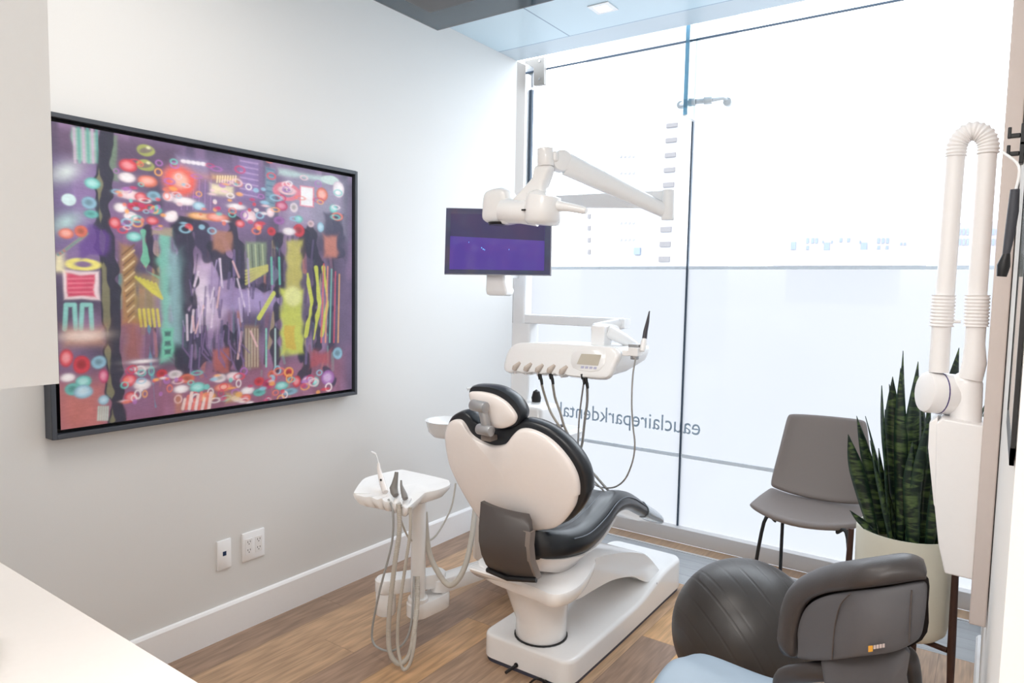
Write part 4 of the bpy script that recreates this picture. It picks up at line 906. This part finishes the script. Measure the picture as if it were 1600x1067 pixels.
# horizontal arm from post to far joint
P0 = Vector((PC.x, 2.86, Yp(870, 311, 2.82).z)); P1 = Vector((J.x, J.y, Yp(1044, 312, 2.62).z))
d = (P1-P0).normalized(); sd = d.cross(Vector((0, 0, 1))).normalized()
MB().loft([[P+sd*a*.018+Vector((0, 0, b*h)) for a, b in ((-1, -1), (1, -1), (1, 1), (-1, 1))] for P, h in ((P0, .026), (P1, .034))]).build('horizontal_arm', W_COOL, O, bevel=.004)
MB().cyl(P0+Vector((0, 0, -.05)), P0+Vector((0, 0, .035)), .04, bev=.005).build('post_bearing', W_COOL, O)
MB().cyl(Vector((J.x, J.y, Yp(1044, 344, 2.62).z)), Vector((J.x, J.y, Yp(1044, 297, 2.62).z)), .026, bev=.004).build('joint', W_COOL, O)
E0 = lp(735, 105, 2.28)
E1 = Vector((J.x-.01, J.y, J.z-.012))
d = (E0-E1).normalized(); sd = d.cross(Vector((0, 0, 1))).normalized(); up = sd.cross(d).normalized()
if up.z < 0: up = -up
def bar(P, w, h): return [P+sd*w*math.cos(t_)*(1.18)+up*h*math.sin(t_)*1.1 for t_ in [math.radians(v) for v in (20, 45, 70, 110, 135, 160, 200, 225, 250, 290, 315, 340)]]
MB().loft([bar(E1+d*.0, .020, .026), bar(E1+d*.1, .023, .029), bar(E1.lerp(E0, .5), .026, .034), bar(E0-d*.06, .03, .040)]).build('spring_arm', W_COOL, O, ang=50)
MB().cyl(E0-d*.035+sd*.032, E0-d*.035-sd*.032, .040, bev=.008).build('elbow_drum', W_COOL, O)
nk = MB(); nk.cyl(lp(692, 48), lp(692, 160), .033, bev=.004); nk.build('neck_cap', W_PLASTIC, O)
MB().box(tuple(lp(735, 130)+Vector((-.04, 0, -.0))), tuple(lp(800, 55)+Vector((-.03, .04, 0)))).build('elbow_housing', W_PLASTIC, O, bevel=.01)
DOME = ((.5, -.078), (.8, -.074), (.93, -.064), (1, -.040), (1, .0), (.92, .028), (.6, .04))
def lamp(pts, name, y, k=1.0):
    o = cat([lp(a, b, y) for a, b in pts], 4, True)
    MB().loft(slab(o, (0, 1, 0), 0, [(s_, t_*k) for s_, t_ in DOME])).build(name, W_PLASTIC, O, ang=60)
lamp([(656, 158), (738, 160), (733, 205), (702, 290), (700, 350), (640, 420), (520, 415), (505, 380), (560, 320), (640, 225)], 'neck', LY+.01, .5)
lamp([(440, 385), (520, 375), (600, 400), (600, 505), (520, 514), (440, 520)], 'bridge', LY+.02, .7)
lamp([(338, 505), (335, 430), (345, 345), (380, 312), (440, 299), (480, 312), (497, 350), (488, 392), (455, 432), (447, 515), (400, 524)], 'left_lobe', LY+.035, .75)
lamp([(580, 495), (576, 440), (606, 385), (648, 330), (712, 330), (768, 368), (785, 440), (776, 515), (755, 534), (690, 530), (610, 512)], 'right_lobe', LY+.03, .8)
MB().lathe([(.001, -.004), (.040, -.004), (.044, .006), (.001, .006)], lp(398, 520, LY+.0), 24).build('lamp_window', BLACKP, O)
MB().tube([lp(440, 440), lp(540, 445, LY-.02), lp(640, 445)], [.05, .045, .055], 24).build('bridge', W_PLASTIC, O, ang=60)
MB().tube([lp(690, 320), lp(680, 345), lp(672, 430), lp(668, 500), lp(666, 525)], [.035, .066, .074, .07, .055], 28).build('right_lobe', W_PLASTIC, O, ang=50)
MB().box(tuple(lp(538, 436, LY-.070)), tuple(lp(576, 428, LY-.055))).build('grille_slot', BLACKP, O)
MB().tube([lp(745, 405), lp(770, 408), lp(850, 418), lp(925, 434), lp(945, 438)], [.022, .020, .016, .014, .010], 16).build('handle', W_PLASTIC, O)
q0 = lp(938, 258, 2.4); 

# ================================================================== GUEST CHAIR
G = thing('guest_chair', (1.93, 3.5, 0), 'grey upholstered side chair with thin black legs by the window', 'chair')
def cG(a, b): return (1100+a*.3125, 600+b*.3125)
def lo_row(pts): return [Yp(*cG(a, b), y) for a, b, y in pts]
def gridmesh(rows, thick, name, m, parent, sub=1):
    n = len(rows[0]); mb = MB(); vs = [p for r in rows for p in r]
    mb.add(vs, [(i*n+j, i*n+j+1, (i+1)*n+j+1, (i+1)*n+j) for i in range(len(rows)-1) for j in range(n-1)])
    ob = mb.build(name, m, parent, ang=180)
    md = ob.modifiers.new('solid', 'SOLIDIFY'); md.thickness = thick; md.offset = 0
    md = ob.modifiers.new('sub', 'SUBSURF'); md.levels = 2; md.render_levels = 2
    return ob
rows = [lo_row([(425, 150, 3.66), (440, 146, 3.675), (540, 150, 3.70), (700, 165, 3.70), (790, 176, 3.675), (803, 185, 3.66)]),
        lo_row([(412, 195, 3.65), (425, 195, 3.665), (520, 200, 3.69), (700, 212, 3.69), (800, 220, 3.665), (812, 225, 3.65)]),
        lo_row([(372, 350, 3.60), (388, 355, 3.61), (500, 370, 3.64), (700, 385, 3.64), (815, 390, 3.61), (832, 392, 3.60)]),
        lo_row([(335, 480, 3.56), (345, 490, 3.565), (470, 530, 3.58), (690, 570, 3.58), (835, 560, 3.565), (850, 560, 3.56)]),
        lo_row([(334, 508, 3.55), (355, 522, 3.55), (460, 560, 3.56), (690, 605, 3.56), (840, 600, 3.55), (852, 598, 3.55)])]
gridmesh(rows, .03, 'backrest', LEATHER, G)
bk = [Yp(*cG(a, b), 3.55) for a, b in ((335, 520), (405, 555), (540, 585), (700, 608), (840, 602))]
fr = [Zp(*cG(a, b), .455) for a, b in ((222, 592), (330, 648), (480, 690), (660, 720), (790, 705))]
zs = .50
rows = []
bkp = [Zp(*cG(a, b), z) for a, b, z in ((330, 520, .505), (400, 556, .49), (545, 588, .485), (700, 606, .485), (855, 600, .505))]
md_ = [Zp(*cG(a, b), z) for a, b, z in ((275, 556, .50), (345, 600, .475), (490, 640, .47), (680, 668, .47), (830, 655, .495))]
ft = [Zp(*cG(a, b), z) for a, b, z in ((222, 600, .48), (315, 655, .455), (465, 700, .45), (665, 725, .45), (795, 700, .475))]
fb = [Zp(*cG(a, b), z) for a, b, z in ((235, 622, .462), (325, 676, .44), (470, 722, .435), (665, 740, .435), (775, 722, .455))]
gridmesh([bkp, bkp and [p.lerp(q, .12) for p, q in zip(bkp, md_)], md_, [p.lerp(q, .85) for p, q in zip(md_, ft)], ft, fb], .035, 'seat', LEATHER, G)
# legs
def leg(p0, p1, p2): return MB().tube(cat([p0, p1, p2], 6), .0085, 10).build('leg', BLKMET, G)
A1 = Zp(*cG(300, 680), .43); A2 = Zp(*cG(720, 760), .43)
fl = Vector((1.70, 3.36, 0)); fr_ = Vector((2.12, 3.36, 0))
LF = Zp(1172, 905, .0)
leg(A1+Vector((.05, .02, 0)), A1+Vector((.0, 0, -.012)), Vector((A1.x-.045, A1.y-.02, .005)))
leg(Vector((1.80, 3.55, .45)), Vector((1.79, 3.57, .4)), Vector((1.77, 3.66, .005)))
leg(A2+Vector((-.05, .02, 0)), A2+Vector((0, 0, -.012)), Vector((A2.x+.03, A2.y-.02, .005)))
leg(Vector((2.12, 3.55, .45)), Vector((2.13, 3.57, .4)), Vector((2.2, 3.66, .005)))
MB().box((A1.x+.01, 3.40, .425), (2.13, 3.46, .437)).build('under_frame', BLKMET, G)

# ================================================================== PLANTER + SNAKE PLANT
PCX, PCY = 2.365, 3.04
T = thing('planter', (PCX, PCY, 0), 'cream cylindrical planter on dark walnut stand near the right wall', 'planter')
MB().lathe([(.001, .20), (.10, .20), (.14, .207), (.158, .225), (.165, .26), (.17, .59), (.1685, .597), (.162, .597), (.16, .59), (.157, .54), (.001, .54)], (PCX, PCY, 0), 56).build('pot', POTM, T)
MB().lathe([(.157, .545), (.1, .553), (.001, .558)], (PCX, PCY, 0), 40).build('soil', SOIL, T)
for an in (math.radians(182), math.radians(78), math.radians(338)):
    pass; ux, uy = math.cos(an), math.sin(an)
    p = Vector((PCX+ux*.187, PCY+uy*.187, 0))
    MB().tube([p+Vector((ux*.012, uy*.012, 0)), p+Vector((ux*.006, uy*.006, .2)), p+Vector((0, 0, .56))], [.0105, .014, .011], 14).build('leg', WALNUT, T)
cr_ = MB()
for k in range(3):
    an = math.radians((182, 78, 338)[k]); ux, uy = math.cos(an), math.sin(an)
    cr_.tube([(PCX, PCY, .185), (PCX+ux*.18, PCY+uy*.18, .19)], .0105, 10)
cr_.build('cross_brace', WALNUT, T)
def leaf_mat():
    m = bpy.data.materials.new('banded snake plant leaf'); m.use_nodes = True; nt = m.node_tree; b = nt.nodes['Principled BSDF']
    uvn = nd(nt, 'ShaderNodeVertexColor'); uvn.layer_name = 'lf'; sp = nd(nt, 'ShaderNodeSeparateColor'); nt.links.new(uvn.outputs[0], sp.inputs[0])
    tc = nd(nt, 'ShaderNodeTexCoord'); mp_ = nd(nt, 'ShaderNodeMapping'); mp_.inputs['Scale'].default_value = (7, 7, 26); nt.links.new(tc.outputs['Object'], mp_.inputs[0])
    no = nd(nt, 'ShaderNodeTexNoise'); no.inputs['Scale'].default_value = 1.6; no.inputs['Detail'].default_value = 3; no.inputs['Distortion'].default_value = 1.2; nt.links.new(mp_.outputs[0], no.inputs['Vector'])
    cr = nd(nt, 'ShaderNodeValToRGB'); e = cr.color_ramp.elements; e[0].position = .46; e[0].color = (*lin((22, 38, 30)), 1); e[1].position = .62; e[1].color = (*lin((84, 104, 60)), 1)
    nt.links.new(no.outputs[0], cr.inputs[0])
    mx = nd(nt, 'ShaderNodeMix', data_type='RGBA'); mx.inputs[7].default_value = (*lin((30, 58, 44)), 1)
    nt.links.new(sp.outputs[0], mx.inputs[0]); nt.links.new(cr.outputs[0], mx.inputs[6]); nt.links.new(mx.outputs[2], b.inputs['Base Color']); b.inputs['Roughness'].default_value = .35
    return m
LM = leaf_mat()
PL = thing('snake_plant', (PCX, PCY, .55), 'tall banded snake plant growing in the cream planter', 'plant')
def leafm(base, tip, w, twist, bend):
    mb = MB(); n = 16; base, tip = Vector(base), Vector(tip); ax = (tip-base); rings = []; cols = []
    out = Vector((bend[0], bend[1], 0))
    for i in range(n+1):
        u = i/n; c_ = base+ax*u+out*(math.sin(PI*u)*-.3+u*u*.3)
        ww = w*(.55+.45*math.sin(min(1, u*1.7)*PI/2))*(1-max(0, (u-.62)/.38)**1.5) if u < .999 else .001
        ang = twist+u*.6; s = Vector((math.cos(ang), math.sin(ang), 0)); nn = Vector((-math.sin(ang), math.cos(ang), 0))
        for q in (-1, -.5, 0, .5, 1): rings.append(c_+s*ww*q+nn*(ww*.35*q*q)); cols.append(1.0 if abs(q) == 1 else 0)
    mb.add(rings, [(i*5+j, i*5+j+1, (i+1)*5+j+1, (i+1)*5+j) for i in range(n) for j in range(4)])
    o = Vector(PL.location); me = bpy.data.meshes.new('leaf'); me.from_pydata([p-o for p in mb.v], [], mb.f)
    at = me.color_attributes.new('lf', 'FLOAT_COLOR', 'POINT')
    at.data.foreach_set('color', [v for c_ in cols for v in (c_*.9, 0, 0, 1)])
    me.materials.append(LM); me.shade_smooth(); ob = bpy.data.objects.new('leaf', me); COL.objects.link(ob); ob.parent = PL
    md = ob.modifiers.new('solid', 'SOLIDIFY'); md.thickness = .003
lv = [((1325, 678), (1372, 830), 2.98, .026), ((1341, 650), (1378, 840), 3.06, .02), ((1331, 797), (1365, 850), 2.93, .02), ((1355, 650), (1382, 800), 3.1, .016), ((1378, 602), (1395, 850), 2.98, .024), ((1393, 588), (1400, 850), 3.02, .026),
      ((1408, 575), (1405, 850), 2.98, .022), ((1411, 548), (1412, 850), 3.1, .024), ((1392, 600), (1420, 850), 3.12, .022), ((1436, 565), (1418, 850), 3.0, .028), ((1437, 600), (1440, 850), 3.06, .03), ((1455, 640), (1425, 850), 2.94, .03),
      ((1496, 543), (1462, 850), 3.08, .03), ((1362, 688), (1398, 850), 2.92, .018), ((1372, 700), (1405, 850), 3.0, .026), ((1425, 690), (1432, 850), 2.92, .022), ((1470, 660), (1446, 850), 3.02, .03), ((1455, 610), (1450, 850), 3.12, .03), ((1540, 628), (1470, 850), 3.1, .026), ((1552, 640), (1475, 850), 3.04, .028), ((1385, 640), (1410, 850), 3.1, .03), ((1345, 725), (1385, 850), 3.12, .024), ((1480, 690), (1455, 850), 2.96, .026)]
for k, (tp_, bs_, y, w) in enumerate(lv):
    tpp = Yp(*tp_, y); bp_ = Zp(bs_[0], bs_[1], .55); dx, dy = bp_.x-PCX, bp_.y-PCY; r_ = math.hypot(dx, dy)
    if r_ > .12: bp_ = Vector((PCX+dx*.12/r_, PCY+dy*.12/r_, .55))
    bp_.y = PCY+(y-PCY)*.9
    tpp.x = min(tpp.x, WX-.03)
    leafm(bp_, tpp, w*random.uniform(1.0, 1.4), random.uniform(-.5, 1.5), (random.uniform(-.02, .02), random.uniform(-.03, .03)))

# ================================================================== EXERCISE BALL
bc_px = (1164, 988); rad = .30
# centre on the view ray so that the ball rests at z = r
lo_r, hi_r = .2, .45
bc = Zp(*bc_px, rad)
dep = (bc-Vector(CAM)).dot(Vector(RM@np.array([0, 0, -1])))
rad = min(.33, max(.24, 117*dep/F*.985)); bc = Zp(*bc_px, rad)
mb = MB(); n, m = 96, 110; axis = Vector((.62, .62, .48)).normalized(); rot = Vector((0, 0, 1)).rotation_difference(axis)
rings = []
for i in range(m*2+1):
    a = PI*i/(m*2); lat = math.degrees(a); gr = 0
    for g_ in (38, 48, 62, 76, 84, 97, 108, 122, 134, 146):
        gr += .0011*math.exp(-((lat-g_)/.42)**2)
    rr_ = rad-gr
    rings.append([bc+rot@Vector((rr_*max(math.sin(a), .002)*math.cos(2*PI*k/n), rr_*max(math.sin(a), .002)*math.sin(2*PI*k/n), -rr_*math.cos(a))) for k in range(n)])
mb.loft(rings)
zmin = min(v.z for v in mb.v)
tag(mb.build('exercise_ball', BALLM, ang=180), 'big dark grey ribbed exercise ball on the floor beside the stool', 'exercise ball')

# ================================================================== OPERATOR STOOL
ST = thing('operator_stool', (2.28, 1.75, 0), 'grey operator stool with curved back in the right foreground', 'stool')
def cS(a, b): return (1180+a*.194, 860+b*.194)
def sp_(a, b, y): return Yp(*cS(a, b), y)
# back pad: spine of the roll from lower left, up and over to the right
def yS(a): return 1.72-.24*sm(150, 900, a)+.02*sm(1000, 1400, a)
bn = Vector((.35, -1, .1)).normalized()
tpx = [(354, 690), (372, 545), (425, 425), (560, 354), (720, 330), (860, 313), (1000, 298), (1130, 275), (1262, 250), (1392, 226)]
bpx = [(342, 862), (395, 885), (480, 892), (600, 890), (720, 875), (850, 855), (1000, 838), (1130, 815), (1225, 770), (1336, 700)]
rows = []
for j in range(6):
    v = j/5; rows.append([sp_(a0+(a1-a0)*v, b0+(b1-b0)*v, yS(a0+(a1-a0)*v))+bn*(.012*math.sin(PI*v)) for (a0, b0), (a1, b1) in zip(tpx, bpx)])
shell_ob = gridmesh(rows, .014, 'back_shell', STOOLB, ST)
pad_px = [(165, 760), (175, 640), (200, 480), (250, 350), (340, 260), (480, 190), (640, 140), (840, 110), (1050, 80), (1200, 62), (1310, 85), (1380, 140), (1396, 215), (1250, 255), (1000, 305), (720, 335), (560, 362), (460, 410), (405, 480), (375, 580), (355, 720), (345, 880), (290, 870), (190, 820)]
o = cat([sp_(a, b, yS(a)+.0) for a, b in pad_px], 3, True); c = sum(o, Vector())/len(o)
mb = MB()
outer = pad_px[:12]; inner = [(345, 890), (350, 800), (352, 700), (370, 590), (400, 480), (455, 405), (560, 358), (720, 332), (900, 312), (1100, 285), (1270, 250), (1392, 225)]
O3 = cat([sp_(a, b, yS(a)) for a, b in outer], 4); I3 = cat([sp_(a, b, yS(a)) for a, b in inner], 4)
rings = []
N_ = len(O3)
for k, (p, q) in enumerate(zip(O3, I3)):
    u = k/(N_-1); e = min(1, math.sqrt(max(0, 1-(1-min(u/.1, 1))**2))+.25, math.sqrt(max(0, 1-(1-min((1-u)/.06, 1))**2))+.25)
    h = (p-q)*.5; m_ = (p+q)*.5; ring = []
    for j in range(16):
        a = 2*PI*j/16; ring.append(m_+h*math.cos(a)*e+Vector((-.1, .8, 0)).normalized()*(.045*e*math.sin(a)+.02))
    rings.append(ring)
mb.loft(rings); mb.build('back_pad', LEATHER2, ST, ang=60)
# forward facing pad body
o = cat([sp_(a, b, yS(a)+.10) for a, b in ((190, 780), (215, 500), (330, 300), (600, 200), (1000, 150), (1340, 160), (1370, 400), (1320, 690), (900, 820), (400, 850))], 4, True); c = sum(o, Vector())/len(o)
MB().loft(slab(o, bn, 0, ((.8, -.05), (.96, -.035), (1, -.01), (1, .02)), c)).build('back_cushion', LEATHER2, ST, ang=60)
# stem shell
stx = [(590, 850), (1195, 760), (1225, 1000), (1260, 1250), (1290, 1700), (900, 1800), (640, 1600), (590, 1200)]
o = [sp_(a, b, yS(a)+.012) for a, b in stx]; c = sum(o, Vector())/len(o)
MB().loft(slab(cat(o, 3, True), bn, 0, ((1, -.03), (1, -.004), (.97, .003), (.5, .01)), c)).build('back_stem', STOOLB, ST, ang=60)
# seam grooves of the shell
MB().tube(cat([sp_(a, b, yS(a)-.0225) for a, b in ((765, 350), (690, 430), (650, 560), (630, 700), (618, 880))], 5), .0016, 6).build('seam', DARKG, shell_ob)
MB().tube(cat([sp_(a, b, yS(a)-.0225) for a, b in ((1262, 320), (1250, 480), (1245, 620), (1240, 740))], 5), .0016, 6).build('seam', DARKG, shell_ob)
# small badge
bd = [sp_(a, b, yS(1000)-.022) for a, b in ((910, 768), (945, 765), (945, 810), (910, 815))]
MB().prism(bd, bn*.002).build('badge', mat('amber badge', (222, 160, 60), .4), shell_ob, flat=True)
for k in range(4):
    a = 952+k*24; bd = [sp_(x_, y_, yS(1000)-.022) for x_, y_ in ((a, 764-k*4), (a+18, 761-k*4), (a+18, 790-k*4), (a, 793-k*4))]
    MB().prism(bd, bn*.0015).build('badge_letter', mat('pale badge letter', (196, 180, 176), .4), shell_ob, flat=True)
# arm pads
pts = [sp_(210, 1130, 1.72), sp_(240, 1020, 1.7), sp_(400, 985, 1.66), sp_(560, 970, 1.64), sp_(640, 975, 1.64)]
MB().tube(cat(pts, 5), [.014]*2+[.022]*19, 16).build('arm_pad', LEATHER2, ST, ang=60)
pts = [sp_(1215, 825, 1.60), sp_(1240, 850, 1.60), sp_(1262, 930, 1.62), sp_(1275, 1060, 1.64), sp_(1270, 1250, 1.68)]
MB().tube(cat(pts, 5), .016, 16).build('arm_pad', LEATHER2, ST, ang=60)
# saddle seat
rows = []
sxc, syc, sz = 2.12, 1.80, .396
for i in range(9):
    u = -1+i/4; row = []
    for j in range(9):
        v = -1+j/4; k_ = 1/max(1, math.hypot(u, v)) if abs(u)+abs(v) > 1.35 else 1
        x = sxc+.23*u*(1-.12*v*v); y = syc+.22*v*(1-.1*u*u)
        z = sz+.045*abs(u)**1.5*(1 if v < .3 else .6)-.03*v*v-.06*max(0, abs(u)-.75)+.0
        row.append(Vector((x, y, z)))
    rows.append(row)
so_ = gridmesh(rows, .06, 'seat', SEATV, ST)
MB().cyl((sxc, syc, .2), (sxc, syc, .36), .024).build('gas_column', BLKMET, ST)
MB().cyl((sxc, syc, .07), (sxc, syc, .24), .034).build('column_sleeve', BLKMET, ST)
MB().tube(cat([(sxc, syc, .34), (2.2, 1.74, .33), (2.38, 1.60, .38), (2.40, 1.57, .6)], 6), .02, 12).build('back_strut', BLKMET, ST)
for k in range(5):
    an = 2*PI*k/5+.2; e = Vector((sxc+.24*math.cos(an), syc+.24*math.sin(an), .065))
    if e.x > 2.56: e.x = 2.56
    spk = MB().tube([(sxc, syc, .085), e], [.024, .016], 12).build('foot_spoke', BLKMET, ST)
    cs = MB(); s_ = Vector((-math.sin(an), math.cos(an), 0))*.014
    cs.cyl(Vector((e.x, e.y, .027))-s_, Vector((e.x, e.y, .027))+s_, .027, n=20); cs.cyl((e.x, e.y, .03), (e.x, e.y, .07), .006); cs.build('caster', BLACKP, spk)

# ================================================================== X-RAY UNIT
XU = thing('xray_unit', (2.55, 2.0, .7), 'white wall mounted dental x-ray unit with folded ribbed arms', 'x-ray unit')
XM = mat('xray white enamel', (250, 248, 247), .28)
a = Yp(1545, 655, 1.98)
bx = [(1463, 662), (1471, 654), (1548, 668), (1540, 911), (1476, 896), (1466, 850), (1460, 790)]
o = [Yp(x, y, 1.98) for x, y in bx]
MB().prism(o, (0, .16, 0)).build('control_box', XM, XU, bevel=.004)
o = [Yp(x, y, 2.0) for x, y in ((1452, 660), (1465, 652), (1468, 800), (1459, 790), (1450, 700))]
MB().prism(o, (0, .12, 0)).build('side_cover', XM, XU, bevel=.003)
MB().box((2.597, 1.96, .715), (2.631, 2.16, 2.42)).build('wall_plate', TAUPE, XU, bevel=.003)
# neck
nk0, nk1 = Yp(1508, 660, 2.02), Yp(1510, 600, 2.02)
MB().tube([nk0+Vector((0, .03, -.01)), nk1+Vector((0, .03, 0)), nk1+Vector((0, .03, .018)), nk1+Vector((0, .03, .028))], [.034, .034, .027, .012], 28).build('neck', XM, XU, ang=50)
dr0, dr1 = Yp(1443, 612, 2.03), Yp(1494, 617, 2.07)
MB().cyl(dr0, dr1, .052, bev=.008).build('joint_drum', XM, XU)
rp = dr0.lerp(dr1, .46); dd = (dr1-dr0).normalized()
MB().cyl(rp-dd*.0012, rp+dd*.0012, .0528, n=40).build('ring', PURPLE, XU)
def cX(a, b): return (1400+a*.4219, 170+b*.4219)
def xr(a, b, y=2.04): return Yp(*cX(a, b), y)
def ribbed(pts, r, name, amp=.0016, per=.0085):
    P = cat(pts, 16); out = []; L = 0; rad_ = []; 
    for i in range(len(P)-1):
        seg = (P[i+1]-P[i]).length; k_ = max(1, int(seg/.0014))
        for k in range(k_):
            out.append(P[i].lerp(P[i+1], k/k_)); rad_.append(r+amp*math.cos(2*PI*(L+seg*k/k_)/per))
        L += seg
    MB().tube(out, rad_, 24).build(name, XM, XU, ang=80)
MB().tube([xr(221, 172), xr(182, 690)], .0205, 24).build('upper_tube', XM, XU)
ribbed([xr(177, 690), xr(168, 808)], .0255, 'bellows')
MB().tube([xr(168, 806), xr(158, 975)], [.0215, .0225], 24).build('lower_tube', XM, XU)
MB().tube([xr(338, 168), xr(301, 690)], .0205, 24).build('upper_tube', XM, XU)
ribbed([xr(302, 690), xr(296, 808)], .0255, 'bellows')
MB().tube([xr(296, 806), xr(292, 870), xr(290, 940), xr(275, 1000)], [.0215, .0215, .026, .026], 24).build('lower_tube', XM, XU)
ribbed([xr(222, 176), xr(228, 130), xr(255, 95), xr(290, 83), xr(325, 97), xr(341, 130), xr(341, 168)], .0225, 'elbow_bellows')
MB().cyl(xr(205, 788), xr(240, 788), .004).build('latch', XM, XU)

# ================================================================== RIGHT WALL THINGS
for k, (a, b) in enumerate(((1588, 212), (1588, 240))):
    p = Xp(a, b, WX-.03); y = 1.62
    z = Yp(1588, b, y).z
    hk = MB().box((WX-.008, y-.012, z-.02), (WX-.0005, y+.012, z+.02)).box((WX-.026, y-.005, z-.004), (WX-.008, y+.005, z+.004)).box((WX-.028, y-.006, z-.004), (WX-.022, y+.006, z+.016))
    tag(hk.build('wall_hook', BLACKP, bevel=.0015), ('upper' if k == 0 else 'lower')+' small black hook on right wall', 'hook', 'black hooks on the right wall')
S = thing('exposure_switch', (WX-.03, 1.6, 1.6), 'dark grey cable handset hanging by the x-ray plate', 'handset')
MB().tube([Yp(1586, 296, 1.6), Yp(1583, 330, 1.6), Yp(1577, 370, 1.6), Yp(1572, 398, 1.6)], [.0075, .009, .008, .006], 14).build('handle', mat('dark grey grip', (66, 68, 76), .5), S)
MB().tube([Yp(1573, 396, 1.6), Yp(1568, 415, 1.6), Yp(1565, 432, 1.6)], [.006, .011, .008], 12).build('cuff', BLACKP, S)
z = Yp(1588, 240, 1.62).z
MB().tube(cat([(WX-.034, 1.615, z+.004), Yp(1592, 260, 1.6), Yp(1587, 298, 1.6)], 5), .0025, 8).build('cord', W_COOL, S)
S = thing('wall_picture', (WX-.005, 1.0, 1.3), 'thin black framed glazed picture on the right wall', 'picture')
y0, y1 = .86, 1.16; z0, z1 = 1.33, 1.95
f_ = MB()
for lo, hi in (((WX-.005, y0, z0), (WX-.001, y0+.012, z1)), ((WX-.005, y1-.008, z0), (WX-.001, y1, z1)), ((WX-.005, y0, z0), (WX-.001, y1, z0+.018)), ((WX-.005, y0, z1-.018), (WX-.001, y1, z1))): f_.box(lo, hi)
f_.build('frame', BLACKP, S)
MB().box((WX-.004, y0+.018, z0+.018), (WX-.0008, y1-.018, z1-.018)).build('print', mat('pale print under glass', (206, 220, 222), .05, spec=.8), S, flat=True)

# ================================================================== LIGHT
w = bpy.data.worlds.new('sky'); SC.world = w; w.use_nodes = True; nt = w.node_tree; bg = nt.nodes['Background']
tc = nd(nt, 'ShaderNodeTexCoord'); sp = nd(nt, 'ShaderNodeSeparateXYZ'); nt.links.new(tc.outputs['Generated'], sp.inputs[0])
cr = nd(nt, 'ShaderNodeValToRGB'); e = cr.color_ramp.elements
e[0].position = .36; e[0].color = (.24, .27, .305, 1); e[1].position = .56; e[1].color = (.86, .925, 1, 1)
e2 = e.new(.5); e2.color = (.43, .435, .45, 1)
mr = nd(nt, 'ShaderNodeMapRange'); mr.inputs[1].default_value = -1; mr.inputs[2].default_value = 1
nt.links.new(sp.outputs[2], mr.inputs[0]); nt.links.new(mr.outputs[0], cr.inputs[0]); nt.links.new(cr.outputs[0], bg.inputs[0])
bg.inputs[1].default_value = 5.2
def area(name, loc, rot, sx, sy, pw, col):
    l = bpy.data.lights.new(name, 'AREA'); l.shape = 'RECTANGLE'; l.size = sx; l.size_y = sy; l.energy = pw; l.color = col
    o = bpy.data.objects.new(name, l); COL.objects.link(o); o.location = loc; o.rotation_euler = rot; return o
area('unseen_ceiling_light', (1.15, 1.0, CH-.03), (0, 0, 0), 1.0, .8, 19, (1, .93, .86))  # unseen panel added to brighten the upper left wall
area('unseen_ceiling_light', (2.2, -1.2, CH-.01), (0, 0, 0), 2.4, 1.0, 88, (1, .965, .94))
# skylight through the glass wall (daylight portal)
pt = area('daylight_portal', (1.6, GY+.35, 2.4), (math.radians(-90), 0, 0), 4.8, 2.8, 1, (1, 1, 1)); pt.data.cycles.is_portal = True

# ================================================================== CAMERA
cd = bpy.data.cameras.new('cam'); co_ = bpy.data.objects.new('camera', cd); COL.objects.link(co_)
cd.sensor_width = 36; cd.lens = F*36/1600; cd.clip_start = .02; cd.clip_end = 500
mw = Matrix([[*RM[0], CAM[0]], [*RM[1], CAM[1]], [*RM[2], CAM[2]], [0, 0, 0, 1]]); co_.matrix_world = mw
SC.camera = co_
vs_ = SC.view_settings; vs_.view_transform = 'Standard'; vs_.look = 'None'; vs_.exposure = .2; vs_.gamma = 1; vs_.use_curve_mapping = False
SC.cycles.use_denoising = True; SC.cycles.max_bounces = 10; SC.cycles.transparent_max_bounces = 16
